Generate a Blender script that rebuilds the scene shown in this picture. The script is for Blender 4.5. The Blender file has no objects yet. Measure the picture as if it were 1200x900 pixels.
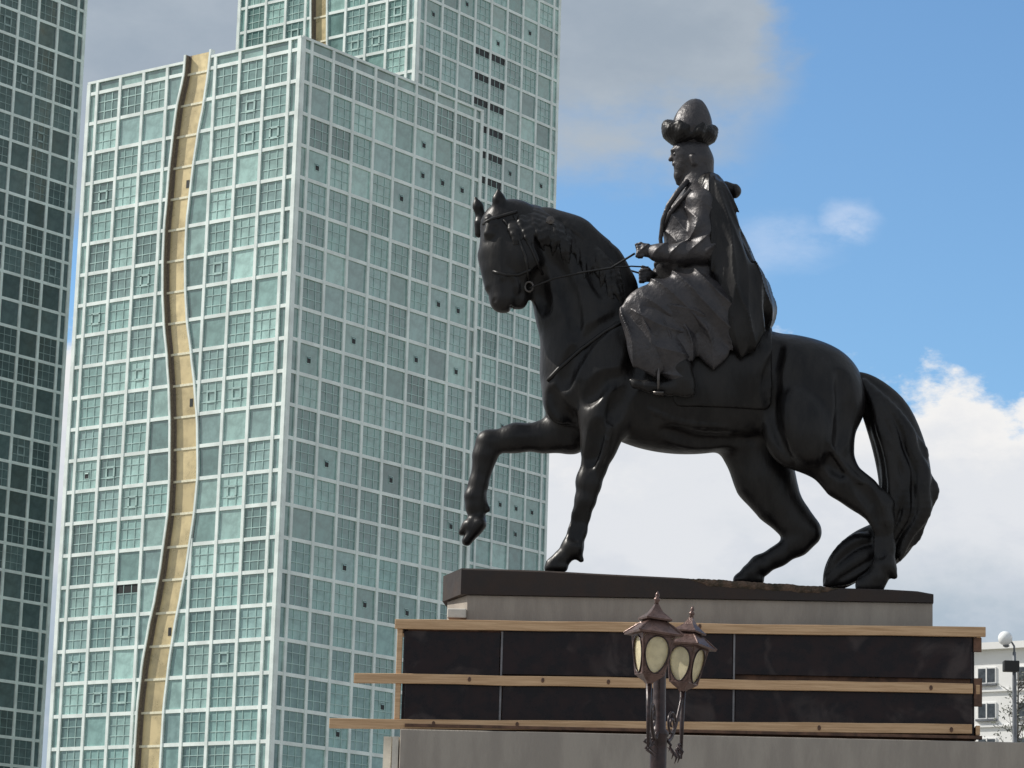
import bpy, bmesh, math, random
import numpy as np
from mathutils import Vector, Matrix
random.seed(7)
np.random.seed(7)
SC = bpy.context.scene
COL = SC.collection
EYE = 1.6

# ------------------------------------------------------------------ camera
FPX, PITCH, ROLL = 3514.7, 0.204972, 0.0295266          # focal length in 1200-px units
def cam_axes():
    F = np.array([0, math.cos(PITCH), math.sin(PITCH)]); R = np.array([1., 0, 0]); U = np.cross(R, F)
    c, s = math.cos(ROLL), math.sin(ROLL)
    return F, c*R + s*U, -s*R + c*U
F_, R_, U_ = cam_axes()
cd = bpy.data.cameras.new('camera'); cam = bpy.data.objects.new('camera', cd); COL.objects.link(cam)
M = Matrix(((R_[0], U_[0], -F_[0], 0), (R_[1], U_[1], -F_[1], 0), (R_[2], U_[2], -F_[2], EYE), (0, 0, 0, 1)))
cam.matrix_world = M
cd.sensor_width = 36; cd.lens = FPX*36/1200; cd.clip_start = .5; cd.clip_end = 9000
SC.camera = cam

# ------------------------------------------------------------------ world and sun
SUN_EL = math.radians(42)
SUN_AZ = math.atan2(-0.975, 0.20)                        # compass angle from +Y; the sun stands left, a little behind the statue
sd = Vector((math.sin(SUN_AZ)*math.cos(SUN_EL), math.cos(SUN_AZ)*math.cos(SUN_EL), math.sin(SUN_EL)))
ld = bpy.data.lights.new('sun', 'SUN'); ld.energy = 4.2; ld.angle = math.radians(.5); ld.color = (1, .95, .87)
lo = bpy.data.objects.new('sun', ld); COL.objects.link(lo)
lo.rotation_euler = (-sd).to_track_quat('-Z', 'Y').to_euler(); lo.location = sd*200

W = bpy.data.worlds.new('World'); SC.world = W; W.use_nodes = True
nt = W.node_tree; nt.nodes.clear()
def N(nt_, typ, **kw):
    n = nt_.nodes.new(typ)
    for k, v in kw.items():
        if hasattr(n, k): setattr(n, k, v)
        else: n.inputs[k].default_value = v
    return n
def mth(nt_, op, a, b=None, c=None, clamp=False):
    n = nt_.nodes.new('ShaderNodeMath'); n.operation = op; n.use_clamp = clamp
    for i, v in enumerate((a, b, c)):
        if v is None: continue
        if isinstance(v, (int, float)): n.inputs[i].default_value = v
        else: nt_.links.new(v, n.inputs[i])
    return n.outputs[0]
def mixc(nt_, fac, a, b, blend='MIX'):
    n = nt_.nodes.new('ShaderNodeMix'); n.data_type = 'RGBA'; n.blend_type = blend
    for sock, v in ((n.inputs[0], fac), (n.inputs[6], a), (n.inputs[7], b)):
        if isinstance(v, (int, float)): sock.default_value = v
        elif isinstance(v, tuple): sock.default_value = (*v[:3], 1)
        else: nt_.links.new(v, sock)
    return n.outputs[2]
def sstep(nt_, v, lo_, hi_):
    n = nt_.nodes.new('ShaderNodeMapRange'); n.interpolation_type = 'SMOOTHSTEP'
    n.inputs[1].default_value = lo_; n.inputs[2].default_value = hi_
    nt_.links.new(v, n.inputs[0]); return n.outputs[0]
sky = N(nt, 'ShaderNodeTexSky', sky_type='NISHITA'); sky.sun_disc = False
sky.sun_elevation = SUN_EL; sky.sun_rotation = SUN_AZ
sky.air_density = 1.0; sky.dust_density = .4; sky.ozone_density = 2.5
tc = N(nt, 'ShaderNodeTexCoord'); sep = N(nt, 'ShaderNodeSeparateXYZ'); nt.links.new(tc.outputs['Generated'], sep.inputs[0])
el = mth(nt, 'MULTIPLY', mth(nt, 'ARCSINE', sep.outputs[2]), 57.2958)
az = mth(nt, 'MULTIPLY', mth(nt, 'ARCTAN2', sep.outputs[0], sep.outputs[1]), 57.2958)
def noise(vec, scale, detail, rough=.55, zs=1.0, off=(0, 0, 0)):
    mp = N(nt, 'ShaderNodeMapping'); mp.inputs['Scale'].default_value = (1, 1, zs); mp.inputs['Location'].default_value = off
    nt.links.new(vec, mp.inputs[0])
    n = N(nt, 'ShaderNodeTexNoise'); n.inputs['Scale'].default_value = scale; n.inputs['Detail'].default_value = detail
    n.inputs['Roughness'].default_value = rough; nt.links.new(mp.outputs[0], n.inputs[0]); return n.outputs[0]
n1 = noise(tc.outputs['Generated'], 9, 9, .62, 1.7)
n2 = noise(tc.outputs['Generated'], 3.2, 7, .55, 2.2, (3, 1, 0))
n3 = noise(tc.outputs['Generated'], 34, 6, .6, 2.0, (5, 2, 1))
nn1 = mth(nt, 'MULTIPLY', mth(nt, 'SUBTRACT', n1, .5), 7.5)      # in degrees
nn3 = mth(nt, 'MULTIPLY', mth(nt, 'SUBTRACT', n3, .5), 1.6)
# low bank of cumulus round the horizon: in view its upper limit wanders about 11.6 degrees
far_az = sstep(nt, mth(nt, 'ABSOLUTE', az), 22, 55)  # bank raised higher out of view, added to brighten the tower glass
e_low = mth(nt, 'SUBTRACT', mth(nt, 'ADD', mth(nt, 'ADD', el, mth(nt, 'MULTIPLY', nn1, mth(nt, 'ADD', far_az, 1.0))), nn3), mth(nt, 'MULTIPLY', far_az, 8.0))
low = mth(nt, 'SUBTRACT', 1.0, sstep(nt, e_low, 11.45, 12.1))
# high grey layer: begins about 16.5 degrees, everywhere except where the broad noise opens it
up_lim = mth(nt, 'ADD', mth(nt, 'ADD', el, mth(nt, 'MULTIPLY', nn1, .6)), mth(nt, 'MULTIPLY', mth(nt, 'SUBTRACT', n2, .5), 8))
azcut = mth(nt, 'ADD', sstep(nt, mth(nt, 'ADD', mth(nt, 'ADD', az, mth(nt, 'MULTIPLY', nn1, .35)), mth(nt, 'MULTIPLY', nn3, 1.2)), 4.6, 5.7), 0)
azdrop = mth(nt, 'MULTIPLY', mth(nt, 'MINIMUM', mth(nt, 'ADD', az, 4.0), 0.0), -.35)
up = sstep(nt, mth(nt, 'ADD', mth(nt, 'ADD', up_lim, mth(nt, 'MULTIPLY', nn3, 1.6)), azdrop), 15.2, 17.8)
up = mth(nt, 'MULTIPLY', up, mth(nt, 'SUBTRACT', 1.0, mth(nt, 'MULTIPLY', azcut, sstep(nt, mth(nt, 'SUBTRACT', 40.0, az), 0., 8.))))
# fair weather scatter higher up
top = mth(nt, 'MULTIPLY', sstep(nt, n2, .5, .66), sstep(nt, el, 20, 26))
# thin wisps in the blue
def blob(a0, e0, ra, re, s):
    da = mth(nt, 'DIVIDE', mth(nt, 'SUBTRACT', az, a0), ra); de = mth(nt, 'DIVIDE', mth(nt, 'SUBTRACT', el, e0), re)
    d = mth(nt, 'ADD', mth(nt, 'MULTIPLY', da, da), mth(nt, 'MULTIPLY', de, de))
    d = mth(nt, 'ADD', mth(nt, 'ADD', d, mth(nt, 'MULTIPLY', nn3, 2.2)), mth(nt, 'MULTIPLY', mth(nt, 'SUBTRACT', n4, .5), 2.5))
    return mth(nt, 'MULTIPLY', mth(nt, 'SUBTRACT', 1.0, sstep(nt, d, -.6, 1.8)), s)
n4 = noise(tc.outputs['Generated'], 42, 8, .62, 1.8, (2.3, 7.1, 4.4))
w1 = blob(6.5, 14.95, .55, .4, .5); w2 = blob(5.1, 14.5, 1.1, .6, .32); w3 = blob(9.3, 18.9, 1.4, .6, .3)
wisp = mth(nt, 'MULTIPLY', mth(nt, 'MAXIMUM', w1, w2), sstep(nt, n4, .3, .62))
# colours
skyc = N(nt, 'ShaderNodeVectorMath', operation='SCALE'); nt.links.new(sky.outputs[0], skyc.inputs[0]); skyc.inputs['Scale'].default_value = 1.0
SKY_S = 0.13
tint = mixc(nt, 1.0, skyc.outputs[0], (.80, 1.0, 1.09), 'MULTIPLY')
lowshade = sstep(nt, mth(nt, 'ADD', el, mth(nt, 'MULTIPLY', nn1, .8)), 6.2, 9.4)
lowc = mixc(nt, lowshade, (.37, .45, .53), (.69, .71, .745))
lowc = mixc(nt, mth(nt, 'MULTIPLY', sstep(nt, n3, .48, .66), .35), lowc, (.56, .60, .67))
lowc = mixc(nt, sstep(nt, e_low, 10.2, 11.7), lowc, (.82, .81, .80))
S10 = 1/SKY_S
def sc10(sock):
    v = N(nt, 'ShaderNodeVectorMath', operation='SCALE'); nt.links.new(sock, v.inputs[0]); v.inputs['Scale'].default_value = S10; return v.outputs[0]
upc = mixc(nt, sstep(nt, n1, .35, .65), (.32, .37, .425), (.40, .445, .49))
c = mixc(nt, wisp, tint, sc10(mixc(nt, 0.0, (.72, .76, .86), (0, 0, 0))))
c = mixc(nt, mth(nt, 'MULTIPLY', up, .93), c, sc10(upc))
c = mixc(nt, top, c, sc10(mixc(nt, n1, (.42, .46, .52), (.85, .85, .86))))
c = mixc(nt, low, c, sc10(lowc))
bg = N(nt, 'ShaderNodeBackground', Strength=SKY_S); out = N(nt, 'ShaderNodeOutputWorld')
nt.links.new(c, bg.inputs[0]); nt.links.new(bg.outputs[0], out.inputs[0])
SC.view_settings.view_transform = 'Standard'; SC.view_settings.look = 'None'
SC.view_settings.exposure = .15; SC.view_settings.gamma = 1
SC.cycles.max_bounces = 6; SC.cycles.caustics_reflective = False; SC.cycles.caustics_refractive = False

# ------------------------------------------------------------------ materials
def mat(name, col, rough=.6, metal=0, var=0, vscale=5, bump=0, bscale=20, ior=1.5, col2=None, spec=None, coords='Object', objvar=0, stretch=None, extra=None):
    m = bpy.data.materials.new(name); m.use_nodes = True; t = m.node_tree; b = t.nodes['Principled BSDF']
    b.inputs['Roughness'].default_value = rough; b.inputs['Metallic'].default_value = metal; b.inputs['IOR'].default_value = ior
    co = t.nodes.new('ShaderNodeTexCoord'); mp = t.nodes.new('ShaderNodeMapping'); t.links.new(co.outputs[coords], mp.inputs[0])
    if stretch: mp.inputs['Scale'].default_value = stretch
    c = tuple(col)
    src = None
    if var or col2:
        n = t.nodes.new('ShaderNodeTexNoise'); n.inputs['Scale'].default_value = vscale; n.inputs['Detail'].default_value = 6; n.inputs['Roughness'].default_value = .65
        t.links.new(mp.outputs[0], n.inputs[0])
        f = sstep(t, n.outputs[0], .36, .64)
        c2 = col2 if col2 else tuple(min(1, x*(1+var)) for x in col)
        c1 = c if col2 else tuple(x*(1-var) for x in col)
        src = mixc(t, f, c1, c2)
        r = mth(t, 'ADD', mth(t, 'MULTIPLY', f, .12), rough-.06, clamp=True); t.links.new(r, b.inputs['Roughness'])
    if objvar:
        oi = t.nodes.new('ShaderNodeObjectInfo')
        k = mth(t, 'ADD', mth(t, 'MULTIPLY', oi.outputs['Random'], 2*objvar), 1-objvar)
        vm = t.nodes.new('ShaderNodeVectorMath'); vm.operation = 'SCALE'
        if src is not None: t.links.new(src, vm.inputs[0])
        else: vm.inputs[0].default_value = c
        t.links.new(k, vm.inputs['Scale']); src = vm.outputs[0]
    if src is not None: t.links.new(src, b.inputs['Base Color'])
    else: b.inputs['Base Color'].default_value = (*c, 1)
    if bump:
        n = t.nodes.new('ShaderNodeTexNoise'); n.inputs['Scale'].default_value = bscale; n.inputs['Detail'].default_value = 8
        t.links.new(mp.outputs[0], n.inputs[0])
        bp = t.nodes.new('ShaderNodeBump'); bp.inputs['Strength'].default_value = bump; bp.inputs['Distance'].default_value = .02
        t.links.new(n.outputs[0], bp.inputs['Height']); t.links.new(bp.outputs[0], b.inputs['Normal'])
    if extra: extra(t, b)
    return m
MT = {}
MT['bronze'] = mat('dark_bronze', (.0055, .005, .0056), .38, .12, col2=(.016, .0145, .014), vscale=4.5, bump=.5, bscale=10, stretch=(1, 1, .35), ior=1.38)
MT['bronze_lit'] = mat('sunlit_bronze', (.036, .034, .038), .42, .35, col2=(.055, .05, .052), vscale=6, bump=.5, bscale=22)  # lighter bronze: sunlight on the rider put into the base colour
MT['leather'] = mat('bronze_strap', (.007, .006, .006), .45, .2, var=.3)
MT['brass'] = mat('bronze_fitting', (.10, .09, .085), .35, .7, var=.2)
def glass_mat(name, col, rough=.10, ov=.25, ior=1.85):
    return mat(name, col, rough, 0, objvar=ov, ior=ior, var=.18, vscale=.7)
MT['glass_a'] = glass_mat('teal_curtain_glass', (.23, .385, .36))
MT['glass_b'] = glass_mat('dark_teal_glass', (.165, .28, .265))
MT['glass_c'] = glass_mat('pale_teal_glass', (.33, .51, .475), .14)
MT['glass_d'] = glass_mat('grey_teal_glass', (.245, .385, .37), .12)
MT['glass_dark'] = glass_mat('deep_teal_glass', (.105, .155, .158), .10, ior=1.5)  # darker teal glass, used on the left tower alone
MT['muntin'] = mat('muntin_grey', (.42, .58, .55), .4, .2, var=.15, vscale=.5)
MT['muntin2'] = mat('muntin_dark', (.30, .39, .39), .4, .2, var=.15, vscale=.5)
MT['frame'] = mat('pale_green_aluminium', (.82, .90, .875), .38, 0, var=.10, vscale=.35)
MT['void'] = mat('open_vent_dark', (.008, .012, .013), .5)
MT['room'] = mat('core_wall', (.07, .09, .09), .8, var=.2)
MT['gold'] = mat('gold_panel', (.66, .54, .31), .32, .3, var=.16, vscale=.4, objvar=.18)
MT['goldtrim'] = mat('pale_gold_trim', (.82, .78, .60), .4, .1, var=.1)
MT['umbershade'] = mat('umber_channel_shade', (.17, .14, .11), .6, var=.25)  # dark tone that paints shade into the gold channel
MT['concrete'] = mat('cast_concrete', (.30, .265, .23), .85, col2=(.37, .33, .285), vscale=2.2, bump=.35, bscale=30, stretch=(1.6, 1.6, .35))
MT['sunlitpale'] = mat('painted_sunlit_concrete', (.68, .65, .58), .7, var=.12)  # pale tone that paints sunlight on the concrete's left faces
def blot(t, b):
    co = t.nodes.new('ShaderNodeTexCoord'); n = t.nodes.new('ShaderNodeTexNoise'); n.inputs['Scale'].default_value = 1.6; n.inputs['Detail'].default_value = 5
    n.inputs['Distortion'].default_value = 1.2; t.links.new(co.outputs['Object'], n.inputs[0])
    f = sstep(t, n.outputs[0], .54, .72)
    old = b.inputs['Base Color'].links[0].from_socket
    t.links.new(mixc(t, mth(t, 'MULTIPLY', f, .8), old, (.060, .046, .044)), b.inputs['Base Color'])
MT['granite'] = mat('polished_dark_granite', (.008, .0055, .0075), .30, col2=(.020, .011, .012), vscale=5, extra=blot, ior=1.3)
MT['joint'] = mat('grey_joint_strip', (.16, .155, .165), .5, var=.2)
MT['timber'] = mat('pine_timber', (.66, .44, .255), .75, col2=(.48, .30, .165), vscale=3, stretch=(.5, 6, 14), bump=.3, bscale=8)
MT['timber_and_shade'] = mat('weathered_timber_and_shade', (.13, .07, .045), .8, var=.4, vscale=6)  # dark timber; also colours the painted shadow strip
MT['plinth'] = mat('plinth_bronze', (.018, .011, .009), .7, 0, col2=(.034, .021, .016), vscale=2.5, bump=.4, bscale=9)
MT['rubble'] = mat('brown_rough_ground', (.025, .022, .012), .85, col2=(.13, .085, .06), vscale=7, bump=1.0, bscale=16)
MT['lampbody'] = mat('copper_brown_paint', (.095, .055, .045), .33, .4, col2=(.17, .105, .09), vscale=14, bump=.2, bscale=60)
MT['lamppole'] = mat('dark_brown_pole', (.032, .018, .018), .35, .2, var=.3, vscale=20)
def translucent(t, b):
    b.inputs['Subsurface Weight'].default_value = 0
    tr = t.nodes.new('ShaderNodeBsdfTranslucent'); tr.inputs[0].default_value = (.95, .88, .66, 1)
    mx = t.nodes.new('ShaderNodeMixShader'); mx.inputs[0].default_value = .5
    o = t.nodes['Material Output']; t.links.new(b.outputs[0], mx.inputs[1]); t.links.new(tr.outputs[0], mx.inputs[2]); t.links.new(mx.outputs[0], o.inputs[0])
MT['milk'] = mat('cream_milk_glass', (.88, .82, .62), .3, var=.12, vscale=12, extra=translucent)
MT['whitewall'] = mat('white_render_wall', (.84, .84, .83), .8, var=.03, vscale=.5)
MT['window'] = mat('dark_window_glass', (.06, .07, .08), .15, var=.3)
MT['greymetal'] = mat('grey_metal', (.16, .17, .185), .45, .3, var=.2)
MT['black'] = mat('black_box_paint', (.008, .008, .009), .5)
MT['opal'] = mat('opal_globe', (.8, .82, .82), .25)
MT['bark'] = mat('grey_bark', (.10, .095, .085), .9, var=.3, vscale=20)
MT['leaf'] = mat('grey_green_leaf', (.085, .095, .07), .7, var=.35, vscale=3)
MT['paving'] = mat('grey_paving', (.26, .25, .235), .85, var=.15, vscale=.4, bump=.3)
MT['ground'] = mat('dry_ground', (.20, .19, .15), .95, var=.25, vscale=.05)

# ------------------------------------------------------------------ mesh helpers
def link(name, me, parent=None, loc=None):
    o = bpy.data.objects.new(name, me); COL.objects.link(o)
    if parent is not None: o.parent = parent
    if loc is not None: o.location = loc
    return o
def tag(o, label=None, cat=None, group=None, kind=None):
    if label: o['label'] = label
    if cat: o['category'] = cat
    if group: o['group'] = group
    if kind: o['kind'] = kind
    return o
def empty(name, loc=(0, 0, 0), rz=0):
    o = bpy.data.objects.new(name, None); COL.objects.link(o); o.location = loc; o.rotation_euler = (0, 0, rz); return o
class MB:
    def __init__(s): s.v = []; s.f = []; s.m = []
    def add(s, vs, fs, m=0):
        b = len(s.v); s.v += [tuple(map(float, v)) for v in vs]; s.f += [tuple(b+i for i in f) for f in fs]; s.m += [m]*len(fs)
    def hexa(s, c, m=0):     # 8 corners: 4 of one face then 4 of the opposite
        s.add(c, [(3, 2, 1, 0), (4, 5, 6, 7), (0, 1, 5, 4), (1, 2, 6, 5), (2, 3, 7, 6), (3, 0, 4, 7)], m)
    def box(s, x0, x1, y0, y1, z0, z1, m=0):
        s.hexa([(x0, y0, z0), (x1, y0, z0), (x1, y1, z0), (x0, y1, z0), (x0, y0, z1), (x1, y0, z1), (x1, y1, z1), (x0, y1, z1)], m)
    def tube(s, pts, rad, n=8, m=0, caps=True):
        pts = [Vector(p) for p in pts]; b = len(s.v)
        if isinstance(rad, (int, float)): rad = [rad]*len(pts)
        prev = None
        for i, p in enumerate(pts):
            d = (pts[min(i+1, len(pts)-1)] - pts[max(i-1, 0)]).normalized()
            if prev is None:
                a = d.orthogonal().normalized()
            else:
                a = (prev - d*prev.dot(d)); a = a.normalized() if a.length > 1e-6 else d.orthogonal().normalized()
            prev = a; c = d.cross(a)
            for k in range(n):
                th = 2*math.pi*k/n; s.v.append(tuple(p + (a*math.cos(th)+c*math.sin(th))*rad[i]))
        for i in range(len(pts)-1):
            for k in range(n):
                s.f.append((b+i*n+k, b+i*n+(k+1) % n, b+(i+1)*n+(k+1) % n, b+(i+1)*n+k)); s.m.append(m)
        if caps:
            s.f.append(tuple(b+k for k in range(n))[::-1]); s.m.append(m)
            e = b+(len(pts)-1)*n; s.f.append(tuple(e+k for k in range(n))); s.m.append(m)
    def lathe(s, prof, n=24, c=(0, 0, 0), m=0, ph=0):
        b = len(s.v)
        for r, z in prof:
            for k in range(n):
                th = 2*math.pi*k/n+ph; s.v.append((c[0]+r*math.cos(th), c[1]+r*math.sin(th), c[2]+z))
        for i in range(len(prof)-1):
            for k in range(n):
                s.f.append((b+i*n+k, b+i*n+(k+1) % n, b+(i+1)*n+(k+1) % n, b+(i+1)*n+k)); s.m.append(m)
        s.f.append(tuple(b+k for k in range(n))[::-1]); s.m.append(m)
        e = b+(len(prof)-1)*n; s.f.append(tuple(e+k for k in range(n))); s.m.append(m)
    def mesh(s, name, mats, smooth=False):
        me = bpy.data.meshes.new(name); me.from_pydata(s.v, [], s.f)
        for x in (mats if isinstance(mats, (list, tuple)) else [mats]): me.materials.append(MT[x])
        me.polygons.foreach_set('material_index', s.m)
        if smooth: me.polygons.foreach_set('use_smooth', [True]*len(s.f))
        me.validate(); me.update(); return me
    def build(s, name, mats, parent=None, smooth=False, loc=None):
        return link(name, s.mesh(name, mats, smooth), parent, loc)
def bevel(o, w=.01, seg=2):
    m = o.modifiers.new('bevel', 'BEVEL'); m.width = w; m.segments = seg; m.limit_method = 'ANGLE'; return o

# ------------------------------------------------------------------ setting: ground
g = MB(); g.box(-4000, 4000, -4000, 6000, -1, 0); tag(g.build('ground', 'ground'), kind='structure')
g = MB(); g.box(-40, 40, -20, 75, -.2, .004); tag(g.build('pavement', 'paving'), kind='structure')

# ------------------------------------------------------------------ glass towers
H = 3.6; CW = 3.68; NW = 1.5725; WT = 8*CW+2*NW
# gold channel in the left-hand face: (row, distance from the corner of its far edge, of its near edge)
STRIP = [(-.8, 17.3, 13.4), (0, 17.4, 13.6), (1.15, 18.3, 14.1), (2, 18.6, 14.7), (3.1, 18.9, 15.2), (4.1, 19.0, 15.5), (4.8, 19.15, 15.72), (5.9, 19.1, 15.7), (7, 18.85, 15.4),
         (8, 18.4, 14.9), (9.1, 17.65, 14.0), (10.2, 17.05, 13.2), (11.3, 16.65, 12.55), (12.9, 16.3, 12.1), (13.9, 16.3, 12.3), (15.5, 16.9, 13.0), (16.5, 17.5, 13.7),
         (17.5, 18.3, 14.4), (18.6, 18.95, 14.95), (19.9, 19.3, 15.35), (21.7, 19.35, 15.4), (24, 18.6, 14.8), (27, 17.2, 13.4), (30, 16.6, 12.8)]
def interp(tab, r, k):
    if r <= tab[0][0]: return tab[0][k]
    for a, b in zip(tab, tab[1:]):
        if r <= b[0]:
            t = (r-a[0])/(b[0]-a[0]); t = t*t*(3-2*t)*.35 + t*.65; return a[k]+(b[k]-a[k])*t
    return tab[-1][k]
PANES = {}
def pane_mesh(kind, gm, w, h):
    """curtain wall pane lying in x (width) / z (height), facing -y"""
    key = (kind, gm, round(w, 3))
    if key in PANES: return PANES[key]
    b = MB(); x, z = w/2, h/2; mm = 1
    b.add([(-x, 0, -z), (x, 0, -z), (x, 0, z), (-x, 0, z)], [(0, 1, 2, 3)], 0)
    if kind in ('grid', 'vent', 'open', 'blind'):
        t = .042
        for q in (-1, 1):
            b.box(q*x*.36-t, q*x*.36+t, -.06, 0.01, -z, z, mm)
            b.box(-x, x, -.055, 0.01, q*z*.36-t, q*z*.36+t, mm)
    if kind == 'vent':
        f = .12; X, Z = x*.36, z*.36
        for a in ((-X-f, X+f, Z-f, Z+f), (-X-f, X+f, -Z-f, -Z+f), (-X-f, -X+f, -Z, Z), (X-f, X+f, -Z, Z)):
            b.box(a[0], a[1], -.10, -.062, a[2], a[3], 1)
    if kind in ('open', 'plainopen'):
        X, Z = x*.19, z*.24
        b.box(-X, X, -.02, -.006, -Z, Z*.8, 3)
        f = .07
        for a in ((-X-f, X+f, Z*.8, Z*.8+f), (-X-f, X+f, -Z-f, -Z), (-X-f, -X, -Z, Z*.8), (X, X+f, -Z, Z*.8)):
            b.box(a[0], a[1], -.05, -.004, a[2], a[3], 1)
        b.hexa([(-X*.8, -.03, Z*.7), (X*.8, -.03, Z*.7), (X*.8, -.045, Z*.7), (-X*.8, -.045, Z*.7), (-X*.8, -.09, Z*.3), (X*.8, -.09, Z*.3), (X*.8, -.105, Z*.3), (-X*.8, -.105, Z*.3)], 0)
    if kind == 'blind':
        b.box(-x, x, -.03, -.005, z*.42, z, 3)
    me = b.mesh('window_pane', [gm, 'muntin' if gm != 'glass_dark' else 'muntin2', 'frame', 'void']); PANES[key] = me; return me

def tower(x0, y0, z0, yaw, rtop, label, strip=None, dark=False, vis=None, nmax=300, bands=lambda r: False):
    cy, sy = math.cos(yaw), math.sin(yaw)
    root = empty('glass_tower', (x0, y0, 0)); tag(root, label, 'skyscraper', 'glass towers behind the statue')
    D = {0: Vector((-sy, cy, 0)), 1: Vector((cy, sy, 0))}; NR = {0: Vector((-cy, -sy, 0)), 1: Vector((sy, -cy, 0))}
    def P(f, u, z, o=0.): return D[f]*u + NR[f]*o + Vector((0, 0, z))
    zr = lambda r: z0 - H*r
    rows_n = int(z0/H)
    ztop = zr(rtop) + .42*H
    def fbox(b, f, u0, u1, za, zb, o0, o1, m=0):
        c_ = [P(f, u0, za, o0), P(f, u1, za, o0), P(f, u1, zb, o0), P(f, u0, zb, o0), P(f, u0, za, o1), P(f, u1, za, o1), P(f, u1, zb, o1), P(f, u0, zb, o1)]
        if f == 0: c_ = c_[4:]+c_[:4]
        b.hexa(c_, m)
    b = MB()
    A, B = D[0], D[1]; ins = .75
    q = [A*ins+B*ins, A*(WT)+B*ins, A*WT+B*WT, A*ins+B*WT]
    b.hexa([v+Vector((0, 0, 0)) for v in q] + [v+Vector((0, 0, ztop-.6)) for v in q]); b.build('core_wall', 'room', root)
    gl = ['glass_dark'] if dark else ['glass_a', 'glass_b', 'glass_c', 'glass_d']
    ribs = [0.2, NW] + [NW+CW*i for i in range(1, 9)] + [WT-.2]
    cand = []; stuff = MB()
    def inside(u, r, marg=0):
        if strip is None: return False
        return interp(strip, r, 2)-marg < u < interp(strip, r, 1)+marg
    for f in (0, 1):
        HW, DEP = (.20, .16)
        # transoms
        for r in range(rtop, rows_n+1):
            z = zr(r)
            spans = [(0.4, WT-.4)]
            if f == 0 and strip: spans = [(0.4, interp(strip, r, 2)-.1), (interp(strip, r, 1)+.1, WT-.4)]
            for a, c_ in spans:
                m = MB(); fbox(m, f, a, c_, z-.20, z+.20, -.1, .14); m.build('transom', 'frame', root)
        m = MB(); fbox(m, f, -.05 if f else 0.001, WT, ztop-.3, ztop, -.5, .2); 
        if f == 0 and strip:
            m = MB(); fbox(m, f, 0.001, interp(strip, rtop-.4, 2), ztop-.3, ztop, -.5, .2); fbox(m, f, interp(strip, rtop-.4, 1), WT, ztop-.3, ztop, -.5, .2)
        m.build('parapet_cap', 'frame', root)
        # mullions, cut where the gold channel passes
        for i, u in enumerate(ribs):
            hw = .26 if i in (0, 10) else HW
            step = H/4; z = 0; run = None; zs = []
            zz = 0
            while zz < ztop-.31:
                z2 = min(zz+step, ztop-.31)
                ok = not (f == 0 and inside(u, (z0-(zz+z2)/2)/H, .1))
                if ok: run = (run[0], z2) if run else (zz, z2)
                elif run: zs.append(run); run = None
                zz = z2
            if run: zs.append(run)
            for a, c_ in zs:
                m = MB(); fbox(m, f, u-hw, u+hw, a, c_, -.1, .20); m.build('corner_post' if i in (0, 10) else 'mullion', 'frame', root)
        # panes
        for r in range(rtop-1, rows_n+1):
            zb = zr(r+1)+.17 if r >= rtop else zr(rtop)+.17
            zt = zr(r)-.17 if r >= rtop else ztop-.3
            if zb < 0: continue
            for i in range(10):
                ua, ub = ribs[i]+(.26 if i == 0 else HW), ribs[i+1]-(.26 if i == 9 else HW)
                rm = r+.5
                segs = [(ua, ub, None)]
                if f == 0 and strip:
                    ln = [interp(strip, r+t, 2)-.15 for t in (0, 1)]; lf = [interp(strip, r+t, 1)+.15 for t in (0, 1)]
                    segs = []
                    if ub <= min(ln) or ua >= max(lf): segs = [(ua, ub, None)]
                    else:
                        if ua < max(ln): segs.append((ua, None, [min(ub, max(ua, x)) for x in ln]))
                        if ub > min(lf): segs.append((None, ub, [max(ua, min(ub, x)) for x in lf]))
                for a, c_, cut in segs:
                    cand.append((f, r, i, a, c_, cut, zb, zt))
    # which panes stay individual: full-width ones the photograph shows largest
    full = [c_ for c_ in cand if c_[5] is None and c_[2] not in (0, 9) and vis(c_[0], c_[1], c_[2]) and c_[1] >= rtop]
    full.sort(key=lambda c_: -c_[1]); keep = set(id(c_) for c_ in full[:nmax])
    rng = random.Random(3)
    for c_ in cand:
        f, r, i, a, c2, cut, zb, zt = c_
        if cut is not None:
            x0_, x1_ = (([a, a], cut) if c2 is None else (cut, [c2, c2]))     # at top, at bottom
            gmi = rng.randrange(len(gl))
            vs = [P(f, x0_[1], zb), P(f, x1_[1], zb), P(f, x1_[0], zt), P(f, x0_[0], zt)]
            stuff.add(vs, [(0, 1, 2, 3)], gmi)
            continue
        w, h = c2-a, zt-zb
        if f == 0: gi = rng.choices(range(4), [4, 2, 3, 3])[0] if not dark else 0; kd = rng.choices(['grid', 'vent', 'open', 'plain', 'blind'], [12, 4, .15, 1.5, .1])[0]
        elif dark: gi = 0; kd = rng.choices(['grid', 'vent', 'plain'], [8, 1, 5])[0]
        else:
            up_ = r < 9; gi = rng.choices(range(4), [5, 3, 1, 4] if not up_ else [3, 1, 2, 5])[0]
            kd = rng.choices(['grid', 'plainopen', 'open', 'plain', 'blind'], [12, 1.1, .5, 1.5, 0] if not up_ else [7, 2.2, 0, 4, 0])[0]
            if i in (4, 5) and bands(r): kd = 'blind'
        if id(c_) in keep:
            o = link('window_pane', pane_mesh(kd, gl[gi], w, h), root)
            X = D[f] if f else -D[f]
            ctr = P(f, (a+c2)/2, (zb+zt)/2, 0)
            mm = Matrix((X, -NR[f], Vector((0, 0, 1)))).transposed().to_4x4()
            ti = Matrix.Rotation(rng.gauss(0, .010), 4, 'X') @ Matrix.Rotation(rng.gauss(0, .010), 4, 'Z')
            o.matrix_local = Matrix.Translation(ctr) @ mm @ ti
        else:
            stuff.add([P(f, a, zb), P(f, c2, zb), P(f, c2, zt), P(f, a, zt)], [(0, 1, 2, 3)], gi)
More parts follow.
